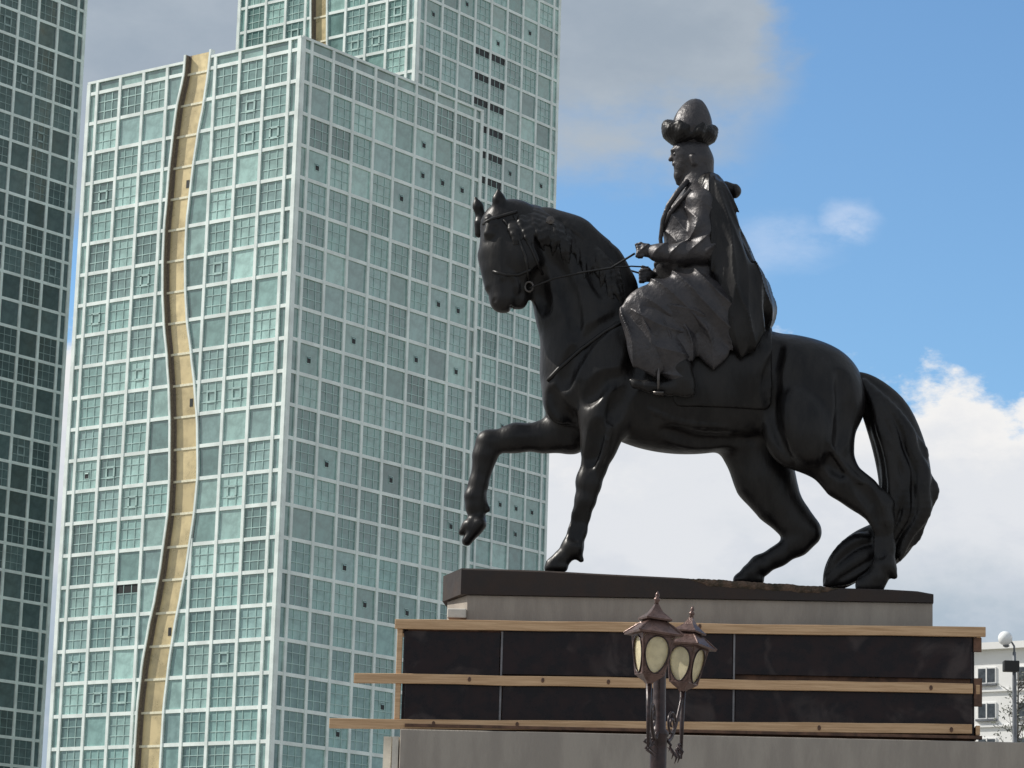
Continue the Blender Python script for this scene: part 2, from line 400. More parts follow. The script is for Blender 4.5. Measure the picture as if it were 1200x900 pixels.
            if vis(f, r, i) and i not in (0, 9) and r >= rtop and not (f and up_ and False):
                t = .055; k = len(gl)
                for s_ in (-1, 1):
                    fbox(stuff, f, (a+c2)/2+s_*w*.18-t, (a+c2)/2+s_*w*.18+t, zb, zt, 0, .06, k)
                    fbox(stuff, f, a, c2, (zb+zt)/2+s_*h*.18-t, (zb+zt)/2+s_*h*.18+t, 0, .055, k)
    o = stuff.build('window_panes', gl+['muntin'], root); tag(o, kind='stuff')
    # gold channel
    if strip:
        dep = -.45
        rows = range(rtop-1, rows_n+1)
        nearf, farf = MB(), MB(); ledge = None
        for r in rows:
            ta, tb = (r, r+1) if r >= rtop else (rtop-.62, rtop)
            za, zb = zr(ta)-.0, zr(tb)
            sub = 3; pan = MB(); rev = MB()
            for j in range(sub):
                r0, r1 = ta+(tb-ta)*j/sub, ta+(tb-ta)*(j+1)/sub
                n0, n1, f0, f1 = interp(strip, r0, 2), interp(strip, r1, 2), interp(strip, r0, 1), interp(strip, r1, 1)
                Z0, Z1 = zr(r0), zr(r1)
                pan.add([P(0, n1, Z1, dep), P(0, f1, Z1, dep), P(0, f0, Z0, dep), P(0, n0, Z0, dep)], [(3, 2, 1, 0)])
                for (e0, e1, tgt) in ((n0, n1, nearf), (f0, f1, farf)):
                    w_ = .13
                    tgt.hexa([P(0, e1-w_, Z1, dep), P(0, e1+w_, Z1, dep), P(0, e0+w_, Z0, dep), P(0, e0-w_, Z0, dep), P(0, e1-w_, Z1, .24), P(0, e1+w_, Z1, .24), P(0, e0+w_, Z0, .24), P(0, e0-w_, Z0, .24)])
                # far-side channel wall and a panel strip, coloured dark to paint in the shade
                rev.add([P(0, f1-.14, Z1, dep), P(0, f1-.14, Z1, .1), P(0, f0-.14, Z0, .1), P(0, f0-.14, Z0, dep)], [(0, 1, 2, 3)])
                rev.add([P(0, f1-.14-.35, Z1, dep+.02), P(0, f1-.14, Z1, dep+.02), P(0, f0-.14, Z0, dep+.02), P(0, f0-.49, Z0, dep+.02)], [(0, 1, 2, 3)])
            if r % 7 == 3:
                n0, f0 = interp(strip, ta+.6, 2), interp(strip, ta+.6, 1)
                uu = n0+(f0-n0)*.3; fbox(pan, 0, uu-.22, uu+.22, zr(ta+.7), zr(ta+.45), dep+.01, dep+.04, 1)
            pan.build('gold_panel', ['gold', 'void'], root); rev.build('reveal_shade', 'umbershade', root)
            if r > rtop-1:
                l = MB(); fbox(l, 0, interp(strip, r, 2)+.13, interp(strip, r, 1)-.13, zr(r)-.13, zr(r)+.13, dep+.01, dep+.09); l.build('transom', 'goldtrim', root)
        nearf.build('channel_edge', 'frame', root); farf.build('channel_edge', 'frame', root)
    # back faces, plain glazed walls of the same grid
    bk = MB()
    for (base, dr, nr) in ((A*WT, B, A), (B*WT, A, B)):
        bk.hexa([base-nr*.5+Vector((0, 0, 0)), base+dr*WT-nr*.5, base+dr*WT, base+Vector((0, 0, 0)), base-nr*.5+Vector((0, 0, ztop)), base+dr*WT-nr*.5+Vector((0, 0, ztop)), base+dr*WT+Vector((0, 0, ztop)), base+Vector((0, 0, ztop))], 0)
        for r in range(rtop, rows_n+1):
            z = zr(r); p0 = base+nr*.1
            bk.hexa([p0-nr*.11+Vector((0, 0, z-.17)), p0+dr*WT-nr*.11+Vector((0, 0, z-.17)), p0+dr*WT+Vector((0, 0, z-.17)), p0+Vector((0, 0, z-.17)),
                     p0-nr*.11+Vector((0, 0, z+.17)), p0+dr*WT-nr*.11+Vector((0, 0, z+.17)), p0+dr*WT+Vector((0, 0, z+.17)), p0+Vector((0, 0, z+.17))], 1)
    bk.build('rear_wall', ['glass_b', 'frame'], root)
    b = MB(); b.hexa([v+Vector((0, 0, ztop-.6)) for v in q] + [v+Vector((0, 0, ztop-.45)) for v in q]); b.build('roof', 'concrete', root)
    return root

tower(-24.1139, 314.2347, 102.098+EYE, .92273, 0, 'nearest pale green glass tower, flat roofed with a long wavy golden strip', STRIP,
      vis=lambda f, r, i: r <= 21, nmax=290, bands=lambda r: False)
FSTR = [(-12, 19.0, 16.1), (-6, 19.6, 16.6), (-1.7, 19.05, 16.07), (-.1, 18.75, 15.8), (4, 17.5, 14.2), (10, 19, 15.6), (20, 17, 13), (30, 19, 15.6), (40, 17, 13)]
tower(-14.2397, 386.6053, 130.240+EYE, .9276, -7, 'farther glass tower rising behind the roof of the one with the wavy strip', FSTR,
      vis=lambda f, r, i: (-3 <= r <= 18 if f else -3 <= r <= 1), nmax=290, bands=lambda r: 0 <= r <= 5)
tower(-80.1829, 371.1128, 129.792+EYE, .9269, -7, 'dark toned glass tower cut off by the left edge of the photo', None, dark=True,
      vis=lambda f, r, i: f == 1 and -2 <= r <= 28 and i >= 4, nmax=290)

# ------------------------------------------------------------------ pedestal and statue frame
YAW = math.radians(-5)
E1 = np.array([math.cos(YAW), math.sin(YAW), 0]); BK = np.array([-math.sin(YAW), math.cos(YAW), 0])
DIST = 36.0; s_ = DIST/FPX*1.01                     # metres per photo pixel at the statue
CAMP = np.array([0, 0, EYE]); O0 = np.array([2.05, DIST, 0.])
def S(px, py, lat=0.):
    """point of the statue plane (shifted lat pixel-units back) in the pedestal's own metric frame"""
    ray = F_ + R_*(px-600)/FPX - U_*(py-450)/FPX
    P0 = O0 + BK*lat*s_
    t = ((P0-CAMP) @ BK)/(ray @ BK); X = CAMP + ray*t - O0
    return np.array([X @ E1, X @ BK, X[2]])

def bx(px0, px1, py_top, py_bot, lat0, lat1, name, m, parent, bev=.012, zb=None, b=None):
    a = S(px0, (py_top+py_bot)/2, lat0); c_ = S(px1, (py_top+py_bot)/2, lat0); xm = (px0+px1)/2
    zt = S(xm, py_top, lat0)[2]; zbb = zb if zb is not None else S(xm, py_bot, lat0)[2]
    b = MB(); b.box(a[0], c_[0], lat0*s_, lat1*s_, zbb, zt); o = b.build(name, m, parent)
    if bev: bevel(o, bev)
    return o
PED = empty('pedestal', tuple(O0), YAW); tag(PED, 'stepped concrete and dark granite pedestal carrying the bronze horseman', 'pedestal')
bx(468, 1290, 863, 900, -92, 110, 'concrete_block', 'concrete', PED, zb=0)
bx(449, 458, 863, 900, -30, 60, 'sunlit_strip', 'sunlitpale', PED, 0, zb=0)  # pale strips painting sunlight on the block's left side face
bx(459.5, 466.5, 863, 900, -78, 60, 'sunlit_strip', 'sunlitpale', PED, 0, zb=0)
# dark wall: backing plus panels
a = S(474, 800, -72); c_ = S(1139, 800, -72); z0_ = S(800, 866, -72)[2]; z1_ = S(800, 735, -72)[2]
zc = S(800, 863+0, -92)[2]
b = MB(); b.box(a[0]+.02, c_[0]-.02, -70*s_, 88*s_, zc+.004, z1_-.01); b.build('backing_wall', 'timber_and_shade', PED)
def panel(px0, px1, py0, py1, name='granite_panel', m='granite', lat0=-75, lat1=-70.2, bev=.006):
    return bx(px0, px1, py0, py1, lat0, lat1, name, m, PED, bev)
for (p0, p1) in ((474, 585.6), (588.4, 858.6), (861.4, 1139)):
    panel(p0, p1, 740, 793); panel(p0, p1, 800, 850)
for xs in (587, 860):
    panel(xs-1.1, xs+1.1, 740, 850, 'joint_strip', 'joint', -76, -70.2, 0)
# end panels on both side faces
for xx, sg in ((a[0]+.02, -1), (c_[0]-.02, 1)):
    for k in range(2):
        b = MB(); y0_, y1_ = (-69+k*79)*s_, (9+k*78)*s_
        b.box(min(xx, xx+sg*.05), max(xx, xx+sg*.05), y0_, y1_, zc+.01, z1_-.02); bevel(b.build('granite_panel', 'granite', PED), .006)
# upper concrete block with angled left end
def prism(name, m, poly, za, zb_, parent, bev=.01):
    n = len(poly); b = MB()
    vs = [(x, y, za) for x, y in poly]+[(x, y, zb_) for x, y in poly]
    b.add(vs, [tuple(range(n))[::-1], tuple(range(n, 2*n))]+[(i, (i+1) % n, n+(i+1) % n, n+i) for i in range(n)])
    o = b.build(name, m, parent)
    if bev: bevel(o, bev)
    return o
xl, xr = S(547, 715, -50)[0], S(1093, 718, -50)[0]; xll = S(524, 715, 10)[0]
zt_ = S(800, 701.5, -50)[2]; zb_ = z1_-.01
prism('concrete_cap', 'concrete', [(xl, -50*s_), (xr, -50*s_), (xr, 60*s_), (xll, 60*s_), (xll, 10*s_)], zb_, zt_-.002, PED)
bx(524, 546, 713, 724, -56, -30, 'sunlit_patch', 'sunlitpale', PED)  # pale patch painting the sunlit left end of the cap
# wedge shaped bronze base of the statue
def wedge():
    b = MB(); n = 60
    xa, xb = S(540, 690, -54)[0], S(1094, 690, -54)[0]; xc = S(519, 690, 14)[0]
    prof = [(540, 665.5), (640, 668.5), (700, 672), (800, 677), (870, 681.5), (973, 688.5), (1040, 690.5), (1075, 692.5), (1094, 696)]
    def top(px):
        for p, q in zip(prof, prof[1:]):
            if px <= q[0]: return p[1]+(q[1]-p[1])*(px-p[0])/(q[0]-p[0])
        return prof[-1][1]
    rows = []
    for i in range(n+1):
        px = 540+(1094-540)*i/n; x = xa+(xb-xa)*i/n; zt = S(px, top(px), -54)[2]
        rows.append((x, zt + (random.uniform(-.006, .006) if 800 < px < 980 else 0)))
    vs = []; ys = (-54*s_, 64*s_); zbm = zt_
    for x, z in rows:
        vs += [(x, ys[0], zbm), (x, ys[0]-.0, z-.02), (x, ys[0]+.02, z), (x, ys[1], z), (x, ys[1], zbm)]
    fs = []; ms = []
    for i in range(n):
        for k in range(5):
            fs.append((i*5+k, (i+1)*5+k, (i+1)*5+(k+1) % 5, i*5+(k+1) % 5))
    b.add(vs, fs)
    b.add(vs[-5:], [(0, 1, 2, 3, 4)])
    zL = rows[0][1]
    pts = [(xa, ys[0]), (xc, 14*s_), (xc, ys[1]), (xa, ys[1])]
    b.add([(x, y, zbm) for x, y in pts]+[(x, y, zL-.004) for x, y in pts], [(3, 2, 1, 0), (4, 5, 6, 7), (0, 4, 5, 1)[::-1], (1, 2, 6, 5)[::-1], (2, 3, 7, 6)[::-1]])
    return b, rows
STA = empty('equestrian_statue', tuple(O0), YAW); tag(STA, 'dark bronze horseman in cape and fur hat on a pacing horse', 'statue')
wb, wrows = wedge(); wb.build('bronze_base', 'plinth', STA)
# strip of rough ground along the front rim
b = MB(); xa, xb = S(806, 690, -57)[0], S(985, 690, -57)[0]
nx = 90
def ztop_at(x):
    for p, q in zip(wrows, wrows[1:]):
        if x <= q[0]: return p[1]+(q[1]-p[1])*(x-p[0])/(q[0]-p[0])
    return wrows[-1][1]
pts = []
for i in range(nx+1):
    x = xa+(xb-xa)*i/nx; zt = ztop_at(x); fade = min(1, i/12, (nx-i)/12)
    for j in range(6):
        f = j/5; pts.append((x+random.uniform(-.006, .006), -54*s_-.002-fade*math.sin(f*math.pi)*random.uniform(.006, .022), zt+.010*fade-f*fade*.085-random.uniform(0, .008)))
fs = [(i*6+j, (i+1)*6+j, (i+1)*6+j+1, i*6+j+1) for i in range(nx) for j in range(5)]
b.add(pts, [f[::-1] for f in fs]); b.build('rough_ledge', 'rubble', STA)

# timber battens nailed round the pedestal
def batten(pts, w, h, label, holes=()):
    """pts: (px, py_center, lat); box section following straight pieces"""
    root = empty('timber_batten', tuple(O0), YAW); tag(root, label, 'plank', 'timber battens round the pedestal')
    P_ = [Vector(S(*p)) for p in pts]; b = MB()
    d = (P_[1]-P_[0]).normalized(); side = Vector((d.y, -d.x, 0)).normalized(); up_ = Vector((0, 0, 1))
    n = 12
    prev = None; vs = []
    for i in range(n+1):
        c0 = P_[0].lerp(P_[1], i/n) + up_*random.uniform(-.005, .005)
        ww = w*(1+random.uniform(-.04, .04))
        vs += [c0+side*h/2-up_*ww/2, c0+side*h/2+up_*ww/2, c0-side*h/2+up_*ww/2, c0-side*h/2-up_*ww/2]
    fs = [(i*4+k, i*4+(k+1) % 4, (i+1)*4+(k+1) % 4, (i+1)*4+k) for i in range(n) for k in range(4)]+[(3, 2, 1, 0), (n*4, n*4+1, n*4+2, n*4+3)]
    b.add(vs, [f[::-1] for f in fs]); o = b.build('board', 'timber', root); bevel(o, .004, 1)
    for hp in holes:
        k = MB(); c0 = Vector(S(hp[0], hp[1], pts[0][2]-h/2/s_-.6)); k.lathe([(.0, -.006), (.014, -.005), (.017, 0), (.014, .005), (0, .006)], 10); ob = k.build('knot', 'timber_and_shade', root)
        ob.rotation_euler = (math.pi/2, 0, 0); ob.location = c0; ob.scale = (1.2, 1.8, 1)
    return root, P_
pw = 11*s_
r1, _ = batten([(463, 731.5, -79), (1155, 741, -79)], pw, .05, 'topmost timber batten, along the upper edge of the dark granite', ((820, 734),))
r2, _ = batten([(415, 794.5, -79), (1140, 807, -79)], pw, .05, 'middle timber batten, between the two rows of granite panels', ((550, 796), (636, 797), (713, 799), (1091, 806)))
r3, _ = batten([(386, 848, -79), (1139, 854, -79)], pw, .05, 'lowest timber batten, resting above the wide concrete block', ((508, 848), (606, 849), (960, 853), (1115, 855)))
def back_board(root, px, py, lat1, name='end_board'):
    b = MB(); a_ = S(px, py, -76); z = a_[2]; b.box(a_[0]-.025, a_[0]+.025, -76*s_, lat1*s_, z-pw/2, z+pw/2)
    return bevel(b.build(name, 'timber', root), .004, 1)
back_board(r1, 468, 733.5, 92); back_board(r1, 1147, 742, 92); back_board(r2, 1146, 808, 92); back_board(r3, 1146, 856, 92)
def post(px, py0, py1, lat, label, w=7, m='timber'):
    a_, c2 = S(px, py0, lat), S(px, py1, lat); b = MB(); b.box(a_[0]-w/2*s_, a_[0]+w/2*s_, lat*s_-.02, lat*s_+.03, c2[2], a_[2])
    o = b.build('timber_post', m, None, loc=tuple(O0)); o.rotation_euler = (0, 0, YAW); bevel(o, .004, 1); tag(o, label, 'post', 'timber posts at the pedestal ends'); return o
post(469, 737.5, 843, -82+5, 'thin upright timber at the left end of the dark granite', 6)
post(1145.5, 747.5, 764, -74, 'short timber block under the right end of the topmost batten', 9, 'timber_and_shade')
post(1146, 795, 828, -74, 'dark timber block at the right end of the middle batten', 9, 'timber_and_shade')
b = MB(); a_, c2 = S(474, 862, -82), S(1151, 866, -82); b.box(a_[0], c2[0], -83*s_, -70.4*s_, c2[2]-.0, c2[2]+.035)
b.build('painted_shadow_strip', 'timber_and_shade', PED)  # dark strip standing in for the shadow gap under the lowest batten

# ------------------------------------------------------------------ implicit-surface sculpting
class SDF:
    def __init__(s): s.p = []; s.disp = None
    def chain(s, pts, k=6, sy=1.0, sub=False):
        """pts: (px, py, lat, r) in photo pixel units"""
        for a, c_ in zip(pts, pts[1:]):
            A = S(a[0], a[1], 0); B = S(c_[0], c_[1], 0)
            A = S(a[0], a[1], a[2]); B = S(c_[0], c_[1], c_[2])
            s.p.append(('c', A, B, a[3]*s_, c_[3]*s_, k*s_, sy, sub))
        return s
    def schain(s, pts, k=6, sy=1.0, n=4):
        P_ = [np.array(p, float) for p in pts]; P_ = [2*P_[0]-P_[1]]+P_+[2*P_[-1]-P_[-2]]; out_ = []
        for i in range(1, len(P_)-2):
            for j in range(n):
                t = j/n; a, b, c_, d = P_[i-1:i+3]
                out_.append(tuple(.5*((2*b)+(c_-a)*t+(2*a-5*b+4*c_-d)*t*t+(-a+3*b-3*c_+d)*t**3)))
        out_.append(tuple(P_[-2])); return s.chain(out_, k, sy)
    def ell(s, c_, r, rot=0, k=6, sub=False, rz=0):
        s.p.append(('e', S(*c_), np.array(r)*s_, math.radians(rot), k*s_, math.radians(rz), sub)); return s
    def one(s, p, X, Y, Z):
        if p[0] == 'c':
            _, A, B, ra, rb, k, sy, sub = p
            yc = (A[1]+B[1])/2
            ay, by = (A[1]-yc)/sy, (B[1]-yc)/sy
            Y2 = (Y-yc)/sy
            d = np.array([B[0]-A[0], by-ay, B[2]-A[2]]); L = (d@d)+1e-12
            t = np.clip(((X-A[0])*d[0]+(Y2-ay)*d[1]+(Z-A[2])*d[2])/L, 0, 1)
            r = np.sqrt((X-A[0]-t*d[0])**2+(Y2-ay-t*d[1])**2+(Z-A[2]-t*d[2])**2)-(ra+(rb-ra)*t)
            return r*min(1, sy)
        _, C, R, rot, k, rz, sub = p
        x, y, z = X-C[0], Y-C[1], Z-C[2]
        c_, sn = math.cos(rot), math.sin(rot)
        x, z = c_*x+sn*z, -sn*x+c_*z
        if rz:
            c2, s2 = math.cos(rz), math.sin(rz); x, y = c2*x+s2*y, -s2*x+c2*y
        k0 = np.sqrt((x/R[0])**2+(y/R[1])**2+(z/R[2])**2); k1 = np.sqrt((x/R[0]**2)**2+(y/R[1]**2)**2+(z/R[2]**2)**2)
        return k0*(k0-1)/np.maximum(k1, 1e-9)
    def bounds(s, p):
        if p[0] == 'c':
            _, A, B, ra, rb, k, sy, sub = p; r = np.array([max(ra, rb)]*3); r[1] *= sy
            return np.minimum(A, B)-r-k*1.2, np.maximum(A, B)+r+k*1.2
        _, C, R, rot, k, rz, sub = p; m = max(R) if (rot or rz) else None
        r = np.array([m, m, m]) if m else R
        return C-r-k*1.2, C+r+k*1.2
    @staticmethod
    def smin(a, b, k):
        h = np.maximum(k-np.abs(a-b), 0)/k; return np.minimum(a, b)-h*h*k*.25
    def eval(s, X, Y, Z):
        D = np.full(np.broadcast(X, Y, Z).shape, 1e3)
        for p in s.p:
            d = s.one(p, X, Y, Z); k = p[5] if p[0] == 'c' else p[4]
            D = -s.smin(-D, d, k) if p[-1] else s.smin(D, d, k)
        return D
    def grid(s, vox, pad=3):
        lo = np.min([s.bounds(p)[0] for p in s.p if not p[-1]], 0)-vox*pad; hi = np.max([s.bounds(p)[1] for p in s.p if not p[-1]], 0)+vox*pad
        n = np.ceil((hi-lo)/vox).astype(int)+1
        D = np.full(n, 1.0, dtype=np.float32)
        ax = [lo[i]+vox*np.arange(n[i]) for i in range(3)]
        for p in s.p:
            a, c_ = s.bounds(p); i0 = np.maximum(0, ((a-lo)/vox).astype(int)-4); i1 = np.minimum(n, ((c_-lo)/vox).astype(int)+5)
            if (i1 <= i0).any(): continue
            sl = tuple(slice(i0[q], i1[q]) for q in range(3))
            d = s.one(p, ax[0][sl[0]][:, None, None], ax[1][sl[1]][None, :, None], ax[2][sl[2]][None, None, :]).astype(np.float32)
            k = p[5] if p[0] == 'c' else p[4]
            D[sl] = -s.smin(-D[sl], d, k) if p[-1] else s.smin(D[sl], d, k)
        if s.disp is not None:
            m = np.abs(D) < .12
            I = np.nonzero(m)
            D[m] += s.disp(ax[0][I[0]], ax[1][I[1]], ax[2][I[2]]).astype(np.float32)
        return D, lo, vox
def nets(D, lo, vox):
    ins = D < 0; nx, ny, nz = D.shape
    acc = np.zeros((nx-1, ny-1, nz-1, 3), np.float32); cnt = np.zeros((nx-1, ny-1, nz-1), np.float32)
    crossings = []
    for ax in range(3):
        sl0 = [slice(None)]*3; sl1 = [slice(None)]*3; sl0[ax] = slice(0, -1); sl1[ax] = slice(1, None)
        a, b = D[tuple(sl0)], D[tuple(sl1)]; cr = (a < 0) != (b < 0); I = np.array(np.nonzero(cr)).T
        av, bv = a[cr], b[cr]; t = av/(av-bv)
        pos = I.astype(np.float32); pos[:, ax] += t
        o1, o2 = [q for q in range(3) if q != ax]
        for d1 in (0, -1):
            for d2 in (0, -1):
                J = I.copy(); J[:, o1] += d1; J[:, o2] += d2
                ok = (J[:, o1] >= 0) & (J[:, o2] >= 0) & (J[:, o1] < D.shape[o1]-1) & (J[:, o2] < D.shape[o2]-1)
                J = J[ok]; np.add.at(acc, tuple(J.T), pos[ok]); np.add.at(cnt, tuple(J.T), 1)
        crossings.append((ax, o1, o2, I, av < 0))
    idx = -np.ones(cnt.shape, np.int64); m = cnt > 0; idx[m] = np.arange(m.sum())
    V = acc[m]/cnt[m][:, None]*vox+lo
    Q = []
    for ax, o1, o2, I, neg in crossings:
        ok = (I[:, o1] > 0) & (I[:, o2] > 0) & (I[:, o1] < D.shape[o1]-1) & (I[:, o2] < D.shape[o2]-1); I = I[ok]; neg = neg[ok]
        c_ = []
        for d1, d2 in ((-1, -1), (0, -1), (0, 0), (-1, 0)):
            J = I.copy(); J[:, o1] += d1; J[:, o2] += d2; c_.append(idx[tuple(J.T)])
        q = np.stack(c_, 1)
        flip = neg if ax != 1 else ~neg
        q[~flip] = q[~flip][:, ::-1]; Q.append(q)
    return V, np.concatenate(Q)
def sculpt(sdf, vox_px, name, m, parent, post_fn=None, smooth_it=1):
    D, lo, vox = sdf.grid(vox_px*s_)
    if post_fn: D = post_fn(D, lo, vox)
    V, Q = nets(D, lo, vox)
    me = bpy.data.meshes.new(name); me.vertices.add(len(V)); me.vertices.foreach_set('co', V.astype(np.float32).ravel())
    me.loops.add(len(Q)*4); me.polygons.add(len(Q)); me.loops.foreach_set('vertex_index', Q.ravel().astype(np.int32))
    me.polygons.foreach_set('loop_start', np.arange(0, len(Q)*4, 4, dtype=np.int32)); me.polygons.foreach_set('loop_total', np.full(len(Q), 4, np.int32))
    me.polygons.foreach_set('use_smooth', np.ones(len(Q), bool)); me.update(calc_edges=True); me.validate()
    me.materials.append(MT[m]); return link(name, me, parent)

# ---------------- horse
h = SDF()
h.chain([(606, 268, -5, 27), (650, 298, 0, 44), (688, 372, 0, 55), (700, 430, 0, 60)], 14, .62)          # neck
h.chain([(640, 262, 0, 17), (672, 284, 0, 22), (698, 314, 0, 30), (716, 340, 0, 31)], 12, .5)           # crest
h.ell((697, 436, 0), (63, 45, 70), 0, 16)                                                              # chest
h.ell((657, 470, -16), (20, 18, 27), 0, 14); h.ell((657, 470, 16), (20, 18, 27), 0, 14)                 # breast muscles
h.ell((722, 425, -28), (34, 20, 52), 20, 16); h.ell((722, 425, 28), (34, 20, 52), 20, 16)               # shoulders
h.ell((803, 456, 0), (132, 53, 78), 0, 20)                                                             # barrel
h.chain([(770, 420, 0, 36), (860, 428, 0, 44), (915, 440, 0, 50)], 20, .9)                              # back
h.ell((947, 464, -8), (64, 40, 63), -12, 18); h.ell((947, 464, 8), (64, 40, 63), -12, 18)               # croup
h.chain([(968, 474, -22, 42), (958, 512, -26, 41)], 14, .7)                                             # near thigh
h.ell((925, 515, -28), (28, 17, 34), 25, 14)                                                           # stifle
h.chain([(966, 530, -25, 32), (987, 562, -25, 20), (1010, 579, -25, 18), (1029, 597, -25, 15.5)], 12, .75)
h.chain([(1029, 597, -25, 16), (1035, 612, -25, 12), (1037, 640, -24, 10.5), (1036, 660, -24, 13)], 8, .85)
h.chain([(1034, 583, -25, 8), (1041, 590, -25, 7)], 6)
h.chain([(1036, 664, -24, 12.5), (1028, 676, -24, 11.5)], 6)
h.chain([(1045, 670, -24, 6), (1048, 675, -24, 4)], 5)
h.chain([(1027, 678, -24, 12.5), (1014, 685, -24, 11.5)], 5)
h.chain([(1029, 688, -24, 7), (1010, 689.5, -24, 6)], 4, 1.5)
# far hind leg
h.chain([(882, 520, 22, 40), (897, 562, 24, 33), (912, 590, 24, 24), (933, 614, 24, 19), (945, 623, 24, 15.5)], 12, .75)
h.chain([(945, 625, 24, 15), (934, 637, 24, 13.5), (913, 651, 24, 10.8), (892, 662, 24, 12.5)], 8, .85)
h.chain([(890, 664, 24, 11.5), (880, 671, 24, 11)], 6)
h.chain([(882, 673, 24, 10), (869, 678, 24, 8)], 5); h.chain([(890, 680, 24, 5.5), (864, 680, 24, 5)], 4, 1.6)
# near fore leg, standing
h.chain([(715, 455, -26, 36), (708, 492, -28, 27), (702, 522, -28, 18.5), (696, 548, -27, 14)], 12, .8)
h.ell((704, 505, -34), (14, 10, 26), -8, 10)
h.chain([(696, 548, -27, 14), (690, 568, -27, 13.5), (686, 586, -27, 11.5), (681, 604, -26, 10), (677, 622, -26, 10), (671, 640, -26, 12)], 6, .9)
h.ell((687, 562, -27), (11, 11, 13), 0, 6)
h.chain([(671, 642, -26, 12), (660, 653, -26, 9.5)], 6); h.chain([(677, 650, -26, 5.5), (681, 656, -26, 3.5)], 4)
h.chain([(658, 655, -26, 10), (648, 662, -26, 9)], 4); h.chain([(660, 665, -26, 5.5), (642, 667, -26, 4)], 4, 1.8)
# far fore leg, raised
h.chain([(700, 480, 22, 34), (668, 506, 22, 24), (638, 512, 20, 16.5), (605, 513, 18, 15), (576, 519, 18, 14)], 12, .85)
h.chain([(572, 519, 18, 15), (568, 535, 18, 13.5), (565, 550, 18, 10.5), (561, 566, 18, 10.5), (557, 581, 18, 12.5)], 7, .9)
h.chain([(557, 583, 18, 12.5), (557, 594, 18, 11), (558, 605, 18, 9)], 5); h.chain([(565, 590, 18, 6), (571, 597, 18, 4)], 4)
h.chain([(560, 608, 18, 9.5), (554, 617, 16, 12)], 4); h.chain([(562, 614, 14, 8.5), (547, 634, 14, 6)], 3, 1.4); h.chain([(546, 615, 18, 4), (541, 624, 18, 4)], 3, 2)
# head
h.chain([(592, 266, -8, 30), (594, 300, -14, 30), (593, 342, -22, 18)], 12, .78)
h.chain([(602, 262, -6, 25), (622, 300, -8, 33), (611, 334, -18, 17)], 12, .7)
h.chain([(587, 318, -20, 18), (590, 350, -24, 15.5)], 8, .85)
h.ell((590, 353, -24), (14.5, 14, 13), 20, 5)
h.ell((608, 352, -20), (10.5, 11, 11), 0, 3)
h.chain([(577, 264, -28, 9), (572, 274, -31, 6)], 5); h.ell((577, 274, -33), (6, 4.5, 5), 0, 3)             # brow and eye
h.chain([(563, 262, 8, 8), (561, 274, 8, 5)], 5)
h.ell((618, 300, -30), (24, 12, 26), 0, 10)                                                             # cheek
h.chain([(568, 300, -14, 7), (575, 336, -22, 7)], 6)                                                     # nose bone
h.chain([(586, 282, -34, 4), (590, 325, -36, 3)], 5)                                                     # facial crest
for (ex, ey, el_, tx, ty, r0) in ((563, 252, 8, 557, 231, 6.5), (585, 246, -20, 584, 221, 8)):
    h.chain([(ex, ey, el_, r0), ((ex+tx)/2, (ey+ty)/2, el_-2, r0*.85), (tx, ty, el_-2, 1.6)], 4, .7)
h.chain([(588, 234, -31, 4.5), (586, 225, -29, 2)], 2, 1, True)
h.ell((578, 352, -38), (3.6, 4, 3), 30, 2, True); h.ell((600, 360, -36), (5, 8, 1.6), -15, 2, True); h.ell((599, 364, -24), (1.5, 14, 7), 0, 2, True)
# muscle edges and veins, cut or laid along the near surface
HS = h
def nsurf(px, py):
    lats = np.arange(-100, 60, 1.0); P_ = np.array([S(px, py, l) for l in lats]); D = HS.eval(P_[:, 0], P_[:, 1], P_[:, 2]); i_ = np.nonzero(D < 0)[0]
    return lats[i_[0]] if len(i_) else None
base_n = list(h.p); todo = []
def line(pts, r, depth, k, sub):
    P2 = [np.array(p, float) for p in pts]; P2 = [2*P2[0]-P2[1]]+P2+[2*P2[-1]-P2[-2]]; out_ = []
    for i_ in range(1, len(P2)-2):
        for j_ in range(4):
            t = j_/4; a, b, c_, d = P2[i_-1:i_+3]; out_.append(.5*((2*b)+(c_-a)*t+(2*a-5*b+4*c_-d)*t*t+(-a+3*b-3*c_+d)*t**3))
    out_.append(P2[-2]); q = []
    n_ = len(out_)
    for i_, (x, y) in enumerate(out_):
        l = nsurf(x, y)
        if l is None: continue
        rr_ = r*(.35+.65*math.sin(math.pi*min(1, max(0, i_/(n_-1)))))
        q.append((x, y, l-rr_+depth if sub else l+rr_-depth, rr_))
    todo.append((q, k, sub))
for pts, r_, dp in (([(752, 385), (744, 425), (728, 465), (716, 492)], 6, 2.5), ([(720, 372), (690, 392), (668, 424), (660, 452)], 6, 3), ([(690, 470), (704, 448), (730, 440)], 5, 3),
                    ([(912, 408), (902, 445), (908, 488), (925, 530)], 7, 4.5), ([(985, 440), (992, 480), (982, 520)], 6, 3), ([(950, 500), (965, 530), (985, 555)], 4.5, 3),
                    ([(632, 280), (650, 310), (668, 350), (676, 392)], 6, 4), ([(655, 262), (688, 300), (706, 345)], 5, 3), ([(636, 316), (630, 335), (640, 362)], 5, 4),
                    ([(700, 500), (697, 525), (692, 545)], 3, 2), ([(780, 505), (820, 518), (880, 515)], 5, 2),
                    ([(1008, 570), (1022, 590), (1030, 615)], 3, 2), ([(680, 600), (674, 630)], 2.5, 1.6), ([(1034, 620), (1033, 650)], 2.5, 1.6), ([(646, 460), (655, 480), (672, 492)], 5, 3)):
    line(pts, r_*1.3, dp*.75, 11, True)
